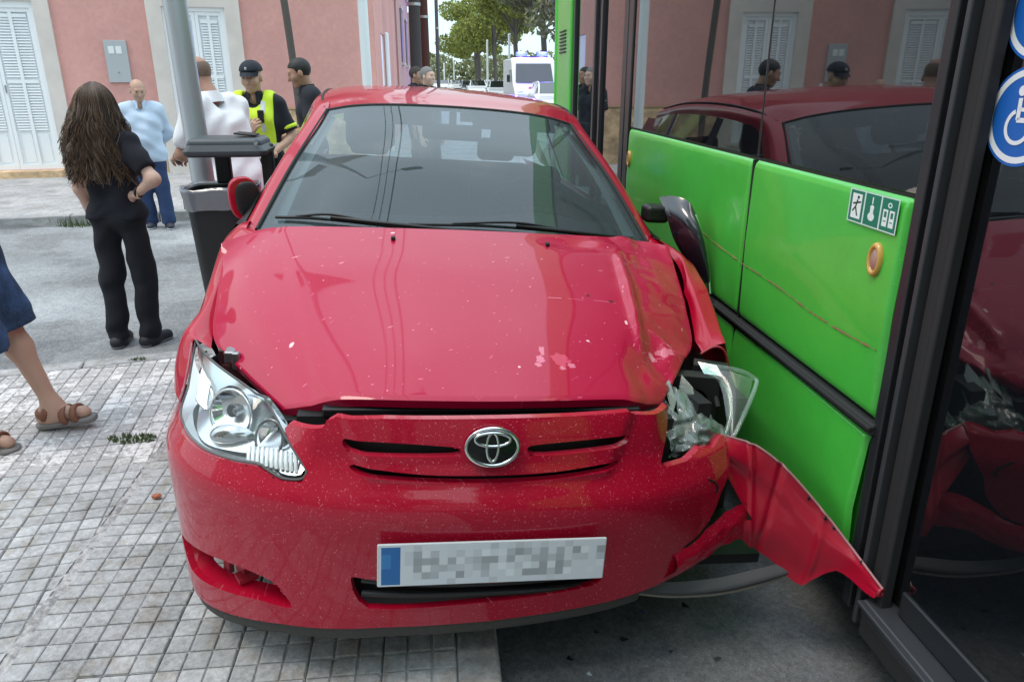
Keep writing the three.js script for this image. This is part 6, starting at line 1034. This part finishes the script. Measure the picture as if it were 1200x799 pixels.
for (const [lat, d, p, label] of [[4.9, 31, pWhite, 'white car half hidden by the rear of the bus'], [4.75, 54, pSilver, 'silver parked car with dark windscreen beside the white van'], [4.05, 66, pWhite, 'white parked car with dark windscreen, second from the van'], [3.9, 78, pDark, 'dark parked car behind the second white one'], [3.0, 86, pWhite, 'small white car farther up the street'], [1.6, 92, pWhite, 'white car at the far end of the row'], [.6, 100, pSilver, 'pale car farthest up the street']]) {
  const t = smallCar(p); t.name = numbered('parked_car'); t.position.set(lat * Math.cos(SA) - d * Math.sin(SA), 0, -lat * Math.sin(SA) - d * Math.cos(SA)); t.rotation.y = SA; scene.add(t); tag(t, label, 'car', 'cars parked along the street');
}
// white police van with blue beacons lit
{
  const lat = 4.75, d = 37; const v = thing('police_van', 'white van with lit blue beacons on its roof', 'van', [lat * Math.cos(SA) - d * Math.sin(SA), 0, -lat * Math.sin(SA) - d * Math.cos(SA)], SA);
  const s = new THREE.Shape([[-2.7, .35], [-2.72, 2.35], [-2.6, 2.45], [.9, 2.45], [1.15, 2.35], [1.75, 1.35], [2.45, 1.12], [2.6, .95], [2.6, .35]].map(p => new THREE.Vector2(...p)));
  const g = new THREE.ExtrudeGeometry(s, { depth: 1.8, bevelEnabled: true, bevelThickness: .1, bevelSize: .06, bevelSegments: 4 }); g.translate(0, 0, -.9); g.rotateY(-Math.PI / 2); const body = add('body', g, pWhite, v);
  const dk = phy(lin(.02, .022, .04), { roughness: .06, clearcoat: 1 });
  add('windscreen', grid(10, 6, (u, w) => { const k = lerp(.86, .80, w); return [lerp(-k, k, u), lerp(1.42, 2.22, w) + .04, lerp(1.82, 1.30, w) + .03 - .05 * (u - .5) ** 2]; }), dk, v);
  for (const sx of [-1, 1]) { add('side_window', box(.02, .55, .9, sx * 1.005, 1.72, .75), dk, v); add('headlamp', rbox(.28, .28, .1, .05, sx * .74, .98, 2.58), phy(lin(.8, .82, .85), { roughness: .1, clearcoat: 1 }), v); add('mirror', rbox(.14, .32, .12, .04, sx * 1.16, 1.62, 1.45), M.black, v); for (const z of [-1.7, 1.75]) add('wheel', cyl(.34, .34, .22, 20, sx * .88, .34, z, 0, Math.PI / 2), M.rubber, v); }
  add('grille', rbox(.9, .22, .05, .03, 0, .82, 2.655), M.black, v); add('bumper', rbox(1.96, .28, .2, .05, 0, .5, 2.6), M.plastic, v); add('bonnet_badge', rbox(.5, .14, .02, .004, -.1, 1.22, 2.42, 0, -.9), std(lin(.4, .08, .06), .4), v);
  add('number_plate', rbox(.5, .11, .02, .004, 0, .52, 2.71), M.white, v);
  const bar = add('light_bar', rbox(1.4, .08, .26, .03, 0, 2.54, .7), M.black, v);
  for (const sx of [-.5, .5]) { add('beacon', rbox(.46, .20, .26, .06, sx, 2.67, .7), std(lin(.05, .08, .6), .3, 0, { emissive: lin(.03, .06, 1), emissiveIntensity: 3 }), bar); const l = new THREE.PointLight(0x6a50ff, 14, 0, 2); l.position.set(sx, 2.9, .9); l.castShadow = true; l.name = 'beacon_light'; v.add(l); }
}
// bits of broken plastic and glass on the road
{
  const kinds = [M.black, phy(lin(.5, .6, .65), { roughness: .1, clearcoat: 1 }), std(lin(.05, .09, .22), .4)], words = ['small black plastic fragment on the asphalt by the bumper', 'clear lens splinter on the asphalt by the bumper', 'bluish plastic splinter on the asphalt by the bus'];
  for (const [x, z, k, r] of [[.17, -1.72, 0, .012], [.26, -1.83, 0, .010], [.34, -1.80, 0, .014], [.22, -1.66, 1, .009], [.13, -1.60, 1, .008], [.42, -1.92, 2, .012], [.47, -1.75, 0, .009], [.60, -1.72, 0, .012], [.56, -1.95, 0, .016], [.38, -1.62, 1, .008], [.30, -1.55, 0, .007]]) { const g = new THREE.TetrahedronGeometry(r, 0); g.scale(1.5, .45, 1); g.rotateY(rr(0, 6)); g.translate(x, .006, z); single('road_fragment', words[k], 'debris', g, kinds[k], ['black fragments on the road', 'clear splinters on the road', 'blue splinters on the road'][k]); }
}

// unseen houses and trees added to darken the car front, mirrored in its paint
{
  const wallM = std(lin(.42, .36, .30), .9), shutM = std(lin(.10, .16, .12), .6);
  const near = (a, s, w, d, h, label) => { const p = ST(a, s); const t = thing('added_house', label, 'building', [p[0], 0, p[2]], SA); add('wall', box(w, h, d, 0, h / 2, 0), wallM, t); add('cornice', box(w + .3, .2, d + .3, 0, h + .1, 0), M.white, t); for (const z of [-d / 2 + 2, 0, d / 2 - 2]) for (const y of [1.5, 4.6]) { const f = add('shutter', box(.06, 1.8, 1.1, w / 2 + .03, y, z), shutM, t); add('sill', box(.16, .07, 1.3, w / 2 + .07, y - .95, z), M.white, f); } };
  near(-9.2, -12.5, 8, 20, 8, 'added tan house with green shutters, unseen behind the photographer');
  near(1.0, -40, 26, 8, 9, 'added long tan house closing the street, unseen behind the photographer');
  for (const s of [-6.5, -11, -16]) { const p = ST(-1.9, s); const t = thing('added_tree', 'added leafy tree on the pavement, unseen behind the photographer', 'tree', [p[0], PV, p[2]], 0, 'added trees behind the photographer'); add('trunk', tube([[0, 0, 0], [.05, 1.2, 0], [0, 2.4, .05], [.1, 3.4, 0]], .13, 16, 8), barkM, t); const lumps = []; for (let i = 0; i < 9; i++) lumps.push([rr(-1.4, 1.4), rr(3, 5.6), rr(-1.4, 1.4), rr(.7, 1.2), rr(.6, .9)]); add('crown', leafCloud(lumps, 4200, .10, cool), leafM, t); }
}

renderer.render(scene, camera);
